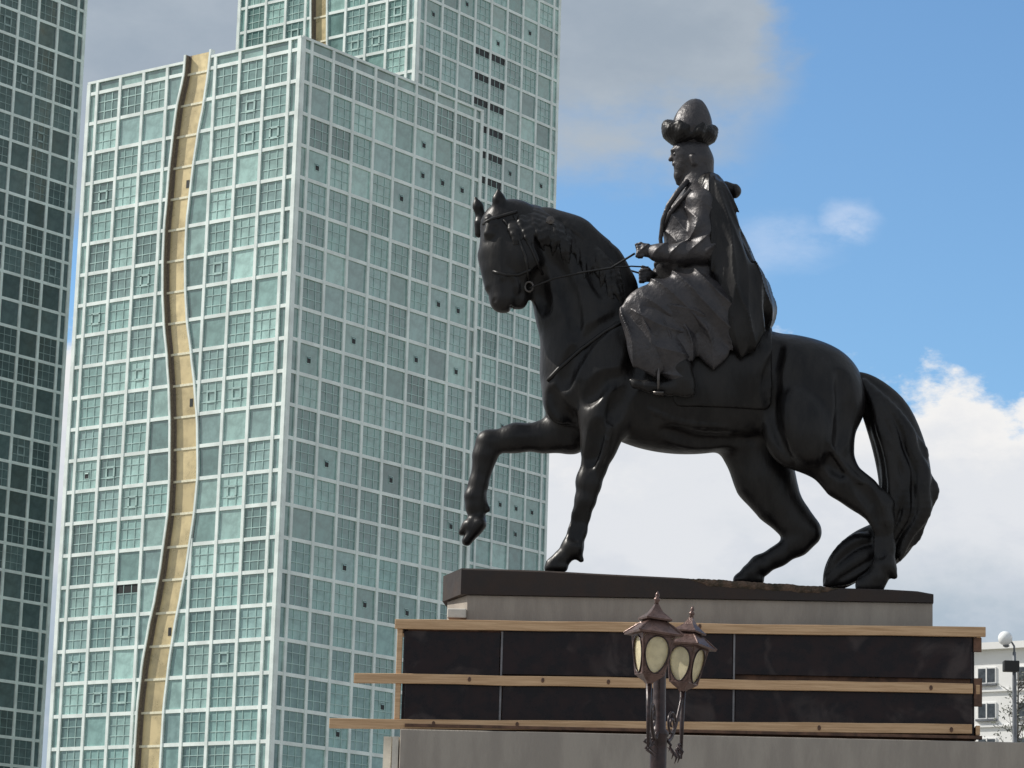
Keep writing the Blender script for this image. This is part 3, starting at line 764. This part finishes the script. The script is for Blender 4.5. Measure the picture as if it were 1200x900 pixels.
for pts, r_, dp in (([(596, 318), (604, 330), (606, 342)], 1.6, .9), ([(760, 480), (800, 495), (850, 500)], 1.8, .9), ([(716, 500), (708, 530), (700, 548)], 1.6, .8), ([(970, 520), (990, 548), (1010, 566)], 2, 1.0),
                    ([(930, 470), (945, 500), (950, 530)], 16, 4)):
    line(pts, r_, dp, 5 if r_ < 8 else 22, False)
for q, k, sub in todo: h.chain(q, k, 1, sub)
HS = h
def surf(px, py, off=0, sdf=None, start=-110):
    """near-side surface of the horse under a point, as a lateral offset"""
    sdf = sdf or HS; lats = np.arange(start, 60, 1.0)
    P_ = np.array([S(px, py, l) for l in lats]); D = sdf.eval(P_[:, 0], P_[:, 1], P_[:, 2]); i = np.nonzero(D < off*s_)[0]
    return lats[i[0]] if len(i) else 0.
HORSE = sculpt(h, 1.9, 'horse', 'bronze', STA)
# mane
m = SDF(); crest = [(596, 240), (612, 238), (628, 241), (645, 248), (662, 257), (680, 268), (696, 281), (710, 295), (722, 309)]
rg = random.Random(11)
for i in range(46):
    t = i/45*(len(crest)-1); j = min(int(t), len(crest)-2); f = t-j
    cx = crest[j][0]*(1-f)+crest[j+1][0]*f; cyy = crest[j][1]*(1-f)+crest[j+1][1]*f
    x1, y1 = cx+rg.uniform(4, 14)-6, cyy+rg.uniform(22, 34); x2, y2 = x1+rg.uniform(-2, 10), y1+rg.uniform(12, 24)
    l1, l2 = surf(x1, y1, 2), surf(x2, y2, 1)
    m.schain([(cx, cyy+5, 0, 5.5), (cx+1, cyy+10, -13, 4.4), (x1, y1, l1+.5, 3.6), (x2, y2, l2+1.5, 1.2)], 2.2, 1, 3)
m.chain([(580, 246, -12, 6), (573, 258, -24, 5), (570, 272, -24, 2)], 4); m.chain([(584, 246, -14, 6), (580, 260, -30, 4), (576, 270, -34, 2)], 4)
sculpt(m, 1.3, 'mane', 'bronze', HORSE)
# tail
tl = SDF()
tl.schain([(1000, 446, 0, 10), (1022, 462, 0, 16), (1041, 490, 0, 24.5), (1055, 530, 2, 27), (1061, 565, 4, 26.5), (1060, 595, 6, 26.5), (1047, 625, 8, 23), (1032, 648, 12, 19)], 6, .62)
tl.schain([(1042, 634, 14, 20), (1016, 645, 20, 22), (993, 662, 22, 19), (977, 680, 22, 10)], 6, .62)
for i in range(34):
    t = rg.uniform(-1, 1); l = rg.uniform(-14, 10); w1_ = rg.uniform(-4, 4)
    tl.schain([(1012, 450, l*.3-4, 5), (1036+t*12-w1_*.5, 478, l-6, 5.5), (1046+t*20+w1_, 505, l-9, 5.5), (1057+t*22-w1_, 528, l-9, 5.5), (1061+t*24+w1_, 552, l-8, 6), (1066+t*26-w1_, 575, l-8, 6), (1061+t*25+w1_, 602, l-6, 5.5), (1051+t*21-w1_, 630, l, 4), (1042+t*16, 652+rg.uniform(-6, 9), l, 1.5)], 2.5)
for i in range(22):
    t = rg.uniform(-1, 1); l = rg.uniform(2, 14)
    tl.schain([(1032+t*6, 640+t*12, l, 5), (1008+t*7, 648+t*23, l-4, 5), (987+t*8, 663+t*19, l-3, 4.5), (974+rg.uniform(-5, 5)+t*3, 678+t*6, l, 3), (968+rg.uniform(-4, 10), 686, l+2, 1.2)], 2.5)
sculpt(tl, 1.8, 'tail', 'bronze', HORSE)
# saddle cloth: shell over the barrel
def shell(px0, px1, py0, py1, thick, name, mname, parent, vox=2.0):
    vox_ = vox*s_; a, c_ = S(px0-8, py1+8, 0), S(px1+8, py0-8, 0)
    X = np.arange(a[0], c_[0], vox_); Y = np.arange(-80*s_, 80*s_, vox_); Z = np.arange(a[2], c_[2], vox_)
    D = HS.eval(X[:, None, None], Y[None, :, None], Z[None, None, :])-thick*s_
    p0, p1 = S(px0, py1, 0), S(px1, py0, 0)
    cx, cz = (p0[0]+p1[0])/2, (p0[2]+p1[2])/2; hx, hz = (p1[0]-p0[0])/2, (p1[2]-p0[2])/2; r = 10*s_
    qx = np.abs(X-cx)[:, None, None]-hx+r; qz = np.abs(Z-cz)[None, None, :]-hz+r
    R = np.sqrt(np.maximum(qx, 0)**2+np.maximum(qz, 0)**2)-r
    D = np.maximum(D, R).astype(np.float32); V, Q = nets(D, np.array([X[0], Y[0], Z[0]]), vox_)
    me = bpy.data.meshes.new(name); me.from_pydata(V.tolist(), [], Q.tolist()); me.polygons.foreach_set('use_smooth', [True]*len(Q)); me.materials.append(MT[mname]); return link(name, me, parent)
shell(790, 905, 380, 486, 3.2, 'saddle_cloth', 'bronze', HORSE)
def strap(pts, name, r=2.0, parent=HORSE, mname='leather', onsurf=True, n=6, flat=False):
    P_ = []
    for a, c_ in zip(pts, pts[1:]):
        st = max(2, int(math.hypot(a[0]-c_[0], a[1]-c_[1])/5))
        for i in range(st): P_.append((a[0]+(c_[0]-a[0])*i/st, a[1]+(c_[1]-a[1])*i/st, (a[2]+(c_[2]-a[2])*i/st) if len(a) > 2 else None))
    P_.append((*pts[-1][:2], pts[-1][2] if len(pts[-1]) > 2 else None))
    W_ = [S(x, y, (surf(x, y, .6) if l is None else l)) for x, y, l in P_]
    b = MB(); b.tube(W_, r*s_, n); return b.build(name, mname, parent, True)
strap([(740, 372), (710, 388), (680, 410), (655, 432), (642, 446)], 'breast_strap', 2.6)
strap([(590, 258), (606, 276), (616, 300), (620, 332)], 'bridle', 2.0)
strap([(578, 318), (592, 322), (608, 322), (622, 316)], 'noseband', 2.0)
strap([(566, 262), (578, 256), (592, 252), (606, 248)], 'browband', 2.2)
strap([(602, 252), (622, 290), (636, 322)], 'throat_strap', 1.8)
b = MB(); c0 = S(620, 336, surf(617, 336)-2)
b.tube([Vector(c0)+Vector((math.cos(t)*5*s_, 0, math.sin(t)*6*s_)) for t in np.linspace(0, 2*math.pi, 15)], 1.5*s_, 6, caps=False); b.build('bit_ring', 'brass', HORSE, True)
b = MB(); b.lathe([(0, -1.5*s_), (5*s_, -1*s_), (5*s_, 1*s_), (0, 2.5*s_)], 12); o = b.build('bridle_stud', 'brass', HORSE); o.location = S(645, 258, surf(645, 260)-6); o.rotation_euler = (math.pi/2, 0, 0)
strap([(620, 338, -34), (650, 326, -44), (684, 319, -46), (716, 314, -42), (744, 297, -40)], 'rein', 1.3, onsurf=False)
strap([(622, 340, 4), (680, 322, 30), (725, 313, 26), (756, 322, 16)], 'rein', 1.2, onsurf=False)
strap([(716, 314, -40), (740, 312, -36), (760, 313, -30)], 'rein', .9, onsurf=False)

# ---------------- rider
r = SDF()
r.chain([(838, 362, 0, 42), (826, 330, 0, 41), (817, 290, 0, 38), (812, 255, 0, 31)], 12, 1.15)         # trunk
r.chain([(820, 237, -36, 17), (818, 228, 0, 19), (820, 237, 36, 17)], 12)                               # shoulders
r.ell((787, 313, 0), (19, 34, 15), 0, 8)
r.ell((795, 262, -14), (18, 20, 24), 0, 10); r.ell((795, 262, 14), (18, 20, 24), 0, 10)                # chest
r.chain([(814, 222, 0, 17), (813, 200, -2, 14)], 8)                                                    # neck
r.ell((812, 184, -3), (22, 18, 26), 0, 6)                                                              # skull
r.chain([(800, 178, -4, 13), (801, 196, -4, 9.5)], 6, 1.1)                                              # face
r.chain([(790, 180, -4, 3), (785.5, 187, -4, 2.6)], 3)                                                 # nose
r.ell((790, 176.5, -9), (4.5, 4.5, 2.6), 0, 3); r.ell((790, 176.5, 2), (4.5, 4, 2.6), 0, 3)             # brows
r.ell((789, 180.5, -13), (3, 3.2, 2.4), 0, 1.5, True)                                                  # eye socket
r.ell((790.5, 180.8, -12), (2, 2, 1.8), 0, 1)
r.chain([(790, 192, -8, 2.6), (790, 192, 1, 2.6)], 2); r.ell((789.5, 195.6, -4), (2.6, 5, .9), 0, 1, True)
r.chain([(798, 197, -5, 8.5), (795.5, 206, -5, 5.5), (794, 215, -5, 2)], 4)                              # beard
r.chain([(812, 184, -21, 3.8), (813, 191, -21, 3)], 2)                                                 # ear
r.chain([(822, 190, -3, 15), (820, 210, 0, 17)], 6, 1.15)                                              # nape
# near arm and hand
r.chain([(824, 240, -42, 16), (823, 268, -48, 14.5), (828, 293, -52, 14)], 7)
r.chain([(829, 294, -52, 14), (800, 297, -51, 12.5), (772, 296, -46, 10.5), (765, 295, -44, 8)], 7)
r.ell((757, 294, -42), (8, 6.5, 7.5), 0, 3)
for k in range(4):
    yy = 288.5+k*3.6; r.chain([(754, yy, -46, 2.5), (747.5, yy+.8, -45-k*.4, 2.4), (747.5+k*.4, yy+1.6, -39, 2.2), (752, yy+2, -36.5, 2)], 1.0)
r.chain([(758, 288, -45, 3), (751, 285, -44, 2.5), (746, 286.5, -42, 2.1)], 1.5)
# far arm and hand
r.chain([(818, 240, 44, 17), (814, 280, 50, 15), (798, 306, 44, 13), (774, 320, 26, 10)], 8)
r.ell((760, 323, 16), (8, 6.5, 8), 0, 3)
for k in range(4):
    yy = 317+k*3.8; r.chain([(757, yy, 12, 2.6), (751, yy+.8, 12, 2.4), (750.5, yy+1.6, 17, 2.2), (754, yy+2, 20, 2)], 1.0)
r.chain([(760, 316, 12, 3), (753, 313, 13, 2.4)], 1.5)
# legs
r.chain([(846, 372, -34, 38), (800, 368, -58, 29), (757, 370, -66, 22.5)], 12, .75)
r.chain([(846, 372, 34, 38), (800, 368, 58, 29), (760, 374, 64, 22)], 12, .75)
r.chain([(764, 378, -68, 24), (784, 415, -70, 19), (799, 446, -69, 13)], 8, .8)
r.chain([(766, 380, 66, 22), (786, 415, 68, 18), (800, 446, 67, 13)], 8, .8)
RS = r
def rid(t, p=.55): return 2*np.abs(np.sin(t))**p-1.25
def robe_folds(X, Y, Z):
    px_ = (X-S(800, 300)[0])/s_; pz = (S(800, 300)[2]-Z)/s_            # pixels right of 800, below 300
    arm = np.clip((-Y/s_-40)/8, 0, 1)*np.clip((30-np.abs(pz+5))/20, 0, 1)
    chest = np.clip((60+pz)/14, 0, 1)*np.clip((8-pz)/14, 0, 1)*(1-arm)
    low = np.clip((pz-28)/20, 0, 1)
    return 1.5*s_*arm*rid(px_*.15+pz*.10+.6*np.sin(pz*.12)) + 1.25*s_*chest*rid(px_*.12-pz*.12+.4*np.sin(px_*.1)) + 1.7*s_*low*rid((pz+px_*-.42)*.115+.5*np.sin(px_*.06))
r.disp = robe_folds
RIDER = sculpt(r, 1.15, 'rider', 'bronze_lit', STA)
# boots
for sg in (-1, 1):
    bt = SDF(); L = 69*sg
    bt.chain([(796, 432, L, 15), (801, 448, L, 12.5), (803, 456, L, 9.5)], 5, .85); bt.chain([(806, 455, L, 7.5), (785, 455, L+1*sg, 8.5), (762, 453, L+2*sg, 7), (745, 450, L+3*sg, 4.5), (740, 446, L+3*sg, 2.5)], 5, .95)
    bt.chain([(811, 461, L, 3.2), (804, 462, L, 3.4)], 2, 1.6)
    sculpt(bt, 1.2, 'boot', 'bronze', RIDER)
    st = MB(); c0 = Vector(S(772, 444, L+1*sg)); ring = [c0+Vector((0, math.cos(t)*11*s_, math.sin(t)*17*s_)) for t in np.linspace(0, 2*math.pi, 25)]
    st.tube(ring, 1.7*s_, 6, caps=False); q0 = Vector(S(772, 462, L+1*sg)); st.box(q0.x-6*s_, q0.x+6*s_, q0.y-11*s_, q0.y+11*s_, q0.z-1.2*s_, q0.z+1.2*s_)
    st.build('stirrup', 'brass', RIDER, True)
# robe skirt over the leg
for sg in (-1, 1):
    sk = SDF()
    sk.schain([(852, 376, 50*sg, 28), (818, 353, 62*sg, 28), (786, 353, 67*sg, 24), (756, 364, 70*sg, 20.5)], 8, .55)      # thigh
    sk.schain([(754, 366, 70*sg, 22), (760, 388, 73*sg, 21), (764, 408, 74*sg, 19.5), (768, 422, 74*sg, 13)], 6, .38)     # hanging front
    sk.schain([(786, 378, 67*sg, 22), (788, 404, 69*sg, 18), (790, 428, 69*sg, 12)], 5, .42)
    sk.chain([(822, 384, 62*sg, 25), (836, 412, 60*sg, 19)], 7, .35)
    def fold(X, Y, Z):
        px_ = (X-S(757, 366)[0])/s_; pz = (S(757, 366)[2]-Z)/s_
        thigh = np.clip((px_+4)/16, 0, 1)*np.clip((26+.22*px_-pz)/14, 0, 1)
        hang = np.clip((pz-6)/16, 0, 1)*(1-thigh)
        edge = .35+.65*np.clip((62-pz)/22, 0, 1)
        return s_*(2.1*thigh*rid((pz*.73-px_*.62)*.15+.5*np.sin(px_*.05), .6) + 3.0*hang*edge*rid((px_-pz*.24)*.135+.35*np.sin(pz*.09)+.6, .7))
    sk.disp = fold; sculpt(sk, 1.25, 'robe_skirt', 'bronze_lit', RIDER)
# belt, lapels
def ringc(pxc, pyc, rx, ry, tilt=0):
    c0 = Vector(S(pxc, pyc, 0)); return [c0+Vector((math.cos(t)*rx*s_, math.sin(t)*ry*s_, math.cos(t)*tilt*s_)) for t in np.linspace(0, 2*math.pi, 49)]
b = MB(); b.tube(ringc(817, 314, 49, 52, -3), 3.2*s_, 8, caps=False); b.build('belt', 'bronze_lit', RIDER, True)
b = MB(); b.tube([S(806, 212, -20), S(795, 224, -31), S(784, 240, -30), S(777, 258, -24), S(774, 280, -20), S(778, 318, -16)], [3*s_, 3.6*s_, 3.6*s_, 3.2*s_, 2.6*s_, 2*s_], 8); b.build('robe_collar', 'bronze_lit', RIDER, True)
b = MB(); b.tube([S(810, 222, -42), S(796, 236, -37), S(785, 250, -31), S(779, 266, -24)], [2.5*s_, 3*s_, 3*s_, 2*s_], 8); b.build('robe_collar', 'bronze_lit', RIDER, True)
# hat
ht = SDF()
ht.ell((809, 163, -3), (26, 23, 9), -2, 6); ht.ell((809, 154, -3), (27, 25, 11), -2, 6)
ht.chain([(796, 158, -5, 14), (787, 153, -5, 11.5), (782, 147, -5, 6)], 6, 1.5); ht.chain([(822, 159, -3, 13), (831, 157, -3, 9.5), (836.5, 152, -3, 4.5)], 6, 1.5)
ht.chain([(800, 152, -24, 6), (796, 144, -24, 3.5)], 4); ht.chain([(820, 154, -24, 6), (824, 147, -23, 3.5)], 4)
def fur(X, Y, Z): return .6*s_*np.sin(X*120+Z*30)*np.sin(Z*70+X*40)*np.sin(Y*110)
ht.disp = fur; HAT = sculpt(ht, 1.1, 'fur_hat', 'bronze', RIDER)
cr = SDF(); cr.schain([(811, 152, -3, 25), (812, 143, -3, 21), (813.5, 134, -3, 16), (815.5, 125.5, -3, 9)], 4)
cr.disp = lambda X, Y, Z: .6*s_*np.abs(np.sin(3*np.arctan2(X-S(815, 140)[0], Y+3*s_)))
sculpt(cr, 1.1, 'hat_crown', 'bronze_lit', RIDER)
# cape
cp = SDF()
cp.chain([(832, 222, 0, 19), (838, 236, 0, 20.5)], 8, 1.9)
cp.chain([(838, 236, 0, 20.5), (843, 262, 0, 21), (857, 308, 0, 26), (870, 340, 0, 31), (880, 364, 0, 32)], 8, 1.95)
cp.schain([(838, 226, -34, 13), (845, 258, -48, 15), (853, 300, -56, 18), (864, 345, -58, 23), (872, 392, -58, 24)], 8, .55)
cp.chain([(838, 240, 34, 20), (850, 290, 46, 22), (862, 350, 52, 30), (868, 392, 54, 28)], 10, .55)
def cfold(X, Y, Z):
    c0 = S(836, 190); th = np.arctan2(X-c0[0]+.35*Y*0, c0[2]-Z); hgt = np.clip((c0[2]-Z)/(150*s_), .1, 1)
    ph = th*24+np.arctan2(Y, X-c0[0]+.6)*7
    return hgt*2.3*s_*rid((ph+.9*np.sin(Z*5))*.5) + hgt*.9*s_*rid(ph*1.15+1+1.2*np.sin(Z*4))
cp.disp = cfold; sculpt(cp, 1.4, 'cape', 'bronze', RIDER)
kn = SDF(); kn.chain([(850, 219, -8, 7), (861, 224, -8, 8)], 4); kn.ell((862, 224, -8), (4.5, 10, 8.5), 0, 2); sculpt(kn, 1.2, 'cape_clasp', 'bronze', RIDER)

# ------------------------------------------------------------------ street lamp
LD = 28.0
def W_at(px, py, d):
    ray = F_ + R_*(px-600)/FPX - U_*(py-450)/FPX; return CAMP + ray*(d/ray[1])
lp = W_at(773, 800, LD); lx = lp[0]; ls = LD/FPX
LAMP = empty('street_lamp', (lx, LD, 0)); tag(LAMP, 'brown street lamp with two ornate cream glass lanterns in front of the pedestal', 'street lamp')
ztop_pole = W_at(773, 800, LD)[2]
b = MB()
prof = [(.22, 0), (.22, .25), (.17, .3), (.15, .9), (.11, 1.0), (.085, 1.15), (.078, 1.3), (.078, W_at(773, 880, LD)[2])]
zq = W_at(773, 862, LD)[2]
prof += [(.078, zq-.02), (.095, zq), (.095, zq+.03), (.066, zq+.06), (.058, ztop_pole+.1), (.06, ztop_pole+.12), (.045, ztop_pole+.2), (.0, ztop_pole+.26)]
b.lathe(prof, 24); b.build('pole', 'lamppole', LAMP, True)
def lantern(pxc, d, ztopfin, rot, tilt, sc):
    """hexagonal lantern hanging frame; z=0 at its foot"""
    R0 = empty('lantern'); R0.parent = LAMP
    k = ls*sc
    NS = 4; ph = rot; QA = 2*math.pi/NS
    # heights in photo pixels from foot (0) up
    pr = [(8, 0), (11, 3), (13, 6), (22, 12)]
    b = MB(); b.lathe([(r_*k, z*k) for r_, z in [(0, -9), (3, -8), (4, -4), (8, 0), (15, 4), (19, 7), (20, 8)]], 4, ph=ph); b.build('lantern_base', 'lampbody', R0)
    def vert(r_, z, a): return Vector((math.cos(ph+a)*r_*k, math.sin(ph+a)*r_*k, z*k))
    zb_, zt2, rb, rt = 8, 56, 19, 28.5
    fr = MB()
    for i in range(4):
        a0, a1 = i*QA, (i+1)*QA
        fr.tube([vert(rb, zb_, a0), vert(rt, zt2, a0)], 1.5*k, 6)
        fr.tube([vert(rb, zb_, a0), vert(rb, zb_, a1)], 1.5*k, 6); fr.tube([vert(rt, zt2, a0), vert(rt, zt2, a1)], 1.5*k, 6)
    fr.build('lantern_frame', 'lampbody', R0)
    for i in range(4):
        a0, a1 = i*QA, (i+1)*QA
        c00, c10, c01, c11 = vert(rb-.8, zb_, a0), vert(rb-.8, zb_, a1), vert(rt-.8, zt2, a0), vert(rt-.8, zt2, a1)
        nrm = (c10-c00).cross(c01-c00).normalized()
        if nrm.dot(c00) < 0: nrm = -nrm
        b = MB(); b.hexa([c00, c10, c11, c01, c00-nrm*.004, c10-nrm*.004, c11-nrm*.004, c01-nrm*.004]); b.build('glass_pane', 'milk', R0)
        # oval surround: plate with an oval opening
        b = MB(); n = 28; outer = []; inner = []
        for j in range(n):
            t = 2*math.pi*j/n; cu, cv = math.cos(t), math.sin(t)
            mq = max(abs(cu), abs(cv)); U_o, V_o = .5+.5*cu/mq, .5+.5*cv/mq; U_i, V_i = .5+.46*cu, .5+.475*cv
            def bil(u, v): return (c00*(1-u)+c10*u)*(1-v)+(c01*(1-u)+c11*u)*v
            outer.append(bil(U_o, V_o)+nrm*.006); inner.append(bil(U_i, V_i)+nrm*.012)
        vs = outer+inner; fs = [(j, (j+1) % n, n+(j+1) % n, n+j) for j in range(n)]
        b.add(vs, fs); o = b.build('oval_surround', 'lampbody', R0)
        md = o.modifiers.new('solid', 'SOLIDIFY'); md.thickness = .006
        rim = MB(); rim.tube([p+nrm*.004 for p in inner]+[inner[0]+nrm*.004], .9*k, 6, caps=False); rim.build('oval_rim', 'lamppole', R0, True)
    # roof: flared lower skirt, then small upper roof, finial
    b = MB(); b.lathe([(r_*k, z*k) for r_, z in [(28, 56), (40, 56.5), (41, 59), (33, 63.5), (25, 69), (18, 74), (14, 76)]], 4, ph=ph); b.build('lantern_roof', 'lampbody', R0)
    b = MB(); b.lathe([(r_*k, z*k) for r_, z in [(14, 75), (23, 75.5), (24, 77.5), (17, 82), (10, 87), (6, 92), (3, 97)]], 4, ph=ph); b.build('lantern_cap', 'lampbody', R0)
    b = MB(); b.lathe([(r_*k, z*k) for r_, z in [(3, 96), (2.5, 99), (4, 101), (4, 103), (1.8, 105), (3, 107), (1.8, 110), (0, 113)]], 10); b.build('finial', 'lampbody', R0, True)
    for i in range(4):
        a0 = i*QA; p_ = vert(41, 59, a0); q = vert(14, 75, a0); b = MB(); b.tube([p_, vert(25.4, 69, a0), q], 1.3*k, 6); b.build('roof_ridge', 'lampbody', R0)
    tp = W_at(pxc, ztopfin, d)-np.array([113*k*math.sin(tilt[1]), 0, 0]); R0.location = (tp[0]-lx, d-LD, tp[2]-113*k); R0.rotation_euler = tilt
    return Vector(R0.location), k
d1, d2 = LD-.62, LD+.62
L1, k1 = lantern(771, d1, 692, math.radians(-118), (0, math.radians(4.5), 0), .93)
L2, k2 = lantern(812, d2, 709, math.radians(-165), (0, math.radians(6), 0), .9)
def scroll(L, k):
    """curled arm from the pole to the lantern foot"""
    foot = Vector((L.x, L.y, L.z-7*k)); base = Vector((0, 0, zq+.04)); hd = Vector((foot.x, foot.y, 0)); dn = hd.normalized(); Rr = hd.length
    root = MB(); pts = []
    for i in range(17):
        t = i/16; pts.append(dn*(Rr*t)+Vector((0, 0, base.z+.05-.22*math.sin(t*math.pi)+(foot.z-base.z-.05)*t**1.5)))
    root.tube(pts, [.022-.006*i/16 for i in range(17)], 8)
    sp = []
    for i in range(26):
        t = i/25*3.4*math.pi; r_ = .13*(1-i/30); sp.append(dn*(Rr*.55+math.cos(t)*r_)+Vector((0, 0, base.z+.1+math.sin(t)*r_)))
    root.tube(sp, .012, 6)
    sp = []
    for i in range(22):
        t = i/21*3*math.pi+1; r_ = .08*(1-i/26); sp.append(dn*(Rr*.9+math.cos(t)*r_)+Vector((0, 0, base.z-.14+math.sin(t)*r_)))
    root.tube(sp, .011, 6); root.tube([dn*(Rr*.98)+Vector((0, 0, base.z-.2)), foot+Vector((0, 0, .03))], [.012, .03], 8)
    root.build('scroll_arm', 'lamppole', LAMP, True)
    lf = MB()
    for j in range(5):
        a = dn*(Rr*(.3+.13*j))+Vector((0, 0, base.z-.05-.1*math.sin(j*.7))); lf.tube([a, a+Vector((.05*(1 if L.x > 0 else -1), 0, -.06)), a+Vector((.03, 0, -.12))], [.018, .014, .002], 6)
    lf.build('leaf_ornament', 'lamppole', LAMP, True)
scroll(L1, k1); scroll(L2, k2)

# ------------------------------------------------------------------ right background: white building, globe lamp, small tree
BD = 130.0
p0 = W_at(1096, 746, BD); p1 = W_at(1330, 750, BD); zt = W_at(1165, 747, BD)[2]
HB = empty('white_building', (p0[0], BD+4, 0), math.radians(-36)); tag(HB, 'white rendered building with dark windows behind the right end of the pedestal', 'building')
wdt = p1[0]-p0[0]; px_ = BD/FPX
b = MB(); b.box(0, wdt, 0, 14, 0, zt-.3); b.build('wall', 'whitewall', HB)
b = MB(); b.box(-.25, wdt+.25, -.3, 14.3, zt-.302, zt); b.build('roof', 'whitewall', HB)
for row in range(5):
    zc_ = W_at(1150, 785+row*42, BD)[2]
    if zc_ < 1: break
    for cx in range(10):
        x = .9+cx*1.9
        if x+.8 > wdt: break
        b = MB(); b.box(x-.06, x+.86, -.05, .0, zc_-.36, zc_+.36); b.box(x+.37, x+.43, -.07, -.05, zc_-.36, zc_+.36); fo = b.build('window', 'whitewall', HB)
        b = MB(); b.box(x, x+.8, -.065, -.052, zc_-.3, zc_+.3); b.build('pane', 'window', fo)
        b = MB(); b.box(x-.1, x+.9, -.16, -.001, zc_-.46, zc_-.37); b.build('sill', 'greymetal', fo)
for row in range(4):
    zc_ = W_at(1150, 803+row*42, BD)[2]; b = MB(); b.box(0, wdt, -.09, -.002, zc_-.06, zc_+.02); b.build('string_course', 'whitewall', HB)
# globe lamp
GD = 62.0; gp = W_at(1189, 850, GD); gk = GD/FPX
GL = empty('globe_lamp', (gp[0], GD, 0)); tag(GL, 'slim grey lamp post with white globe and black box beside the young tree', 'street lamp')
ztp = W_at(1187, 764, GD)[2]
b = MB(); b.lathe([(.12, 0), (.12, .4), (.06, .5), (.045, ztp-.6), (.035, ztp)], 12); 
gx = W_at(1178, 748, GD); hx_ = gx[0]-gp[0]
b.tube([(0, 0, ztp-.02), (0, 0, ztp+.12), (hx_*.4, 0, ztp+.24), (hx_*.8, 0, gx[2]-.1)], .022, 8); b.build('post', 'greymetal', GL, True)
b = MB(); rr = 8.5*gk; b.lathe([(rr*math.sin(t), -rr*math.cos(t)) for t in np.linspace(.001, math.pi-.001, 18)], 24, c=(hx_, 0, gx[2])); b.build('globe', 'opal', GL, True)
b = MB(); b.lathe([(.03, -.03), (.075, 0), (.03, .05)], 12, c=(hx_+.02, -.0, gx[2]-rr-.01)); b.build('globe_holder', 'greymetal', GL)
a_ = W_at(1174, 788, GD); c2 = W_at(1192, 776, GD)
b = MB(); b.box(a_[0]-gp[0], c2[0]-gp[0], -.3, -.06, a_[2], c2[2]); o = b.build('junction_box', 'black', GL); bevel(o, .02)
b = MB(); b.box(a_[0]-gp[0]+.14, c2[0]-gp[0]-.08, -.061, .01, a_[2]+.03, c2[2]-.06); b.build('clamp', 'greymetal', GL)
# tree
TD = 66.0; tp = W_at(1193, 850, TD); tk = TD/FPX
TR = empty('young_tree', (tp[0], TD, 0)); tag(TR, 'slender sparse leaved young tree beside the globe lamp, right edge of the photo', 'tree')
rt = random.Random(5); tb = MB(); tips = []
ztt = W_at(1190, 788, TD)[2]
trunk = [(0, 0, 0), (.03, 0, ztt*.4), (-.04, 0, ztt*.75), (0.02, 0, ztt)]
tb.tube(trunk, [.075, .06, .04, .012], 8)
for i in range(44):
    z = ztt*(.62+.36*rt.random()); a = rt.uniform(0, 2*math.pi); ln = rt.uniform(.3, 1.0)*(1.15-.5*(z/ztt-.6)/.4)
    d = Vector((math.cos(a), math.sin(a), rt.uniform(.1, .7))).normalized(); p_ = Vector((0, 0, z)); pts = [p_]
    for j in range(4):
        d = (d+Vector((rt.uniform(-.3, .3), rt.uniform(-.3, .3), rt.uniform(-.15, .3)))).normalized(); p_ = p_+d*ln/4; pts.append(p_)
    tb.tube(pts, [.018, .014, .01, .007, .003], 5)
    for j in range(2, 5):
        q = pts[j]; d2_ = (d+Vector((rt.uniform(-1, 1), rt.uniform(-1, 1), rt.uniform(-.3, .6)))).normalized(); e = q+d2_*rt.uniform(.1, .25); tb.tube([q, e], [.006, .002], 4); tips += [q, e]
tb.build('trunk', 'bark', TR, True)
lf = MB()
for q in tips:
    for j in range(rt.choice((1, 2, 3, 5, 8))):
        c0 = q+Vector((rt.gauss(0, .05), rt.gauss(0, .05), rt.gauss(0, .05))); u = Vector((rt.uniform(-1, 1), rt.uniform(-1, 1), rt.uniform(-1, 1))).normalized(); v = u.orthogonal().normalized()
        w = rt.uniform(.018, .035); lf.add([c0-u*w*1.4, c0+v*w*.7, c0+u*w*1.4, c0-v*w*.7], [(0, 1, 2, 3)])
tag(lf.build('crown', 'leaf', TR), kind='stuff')
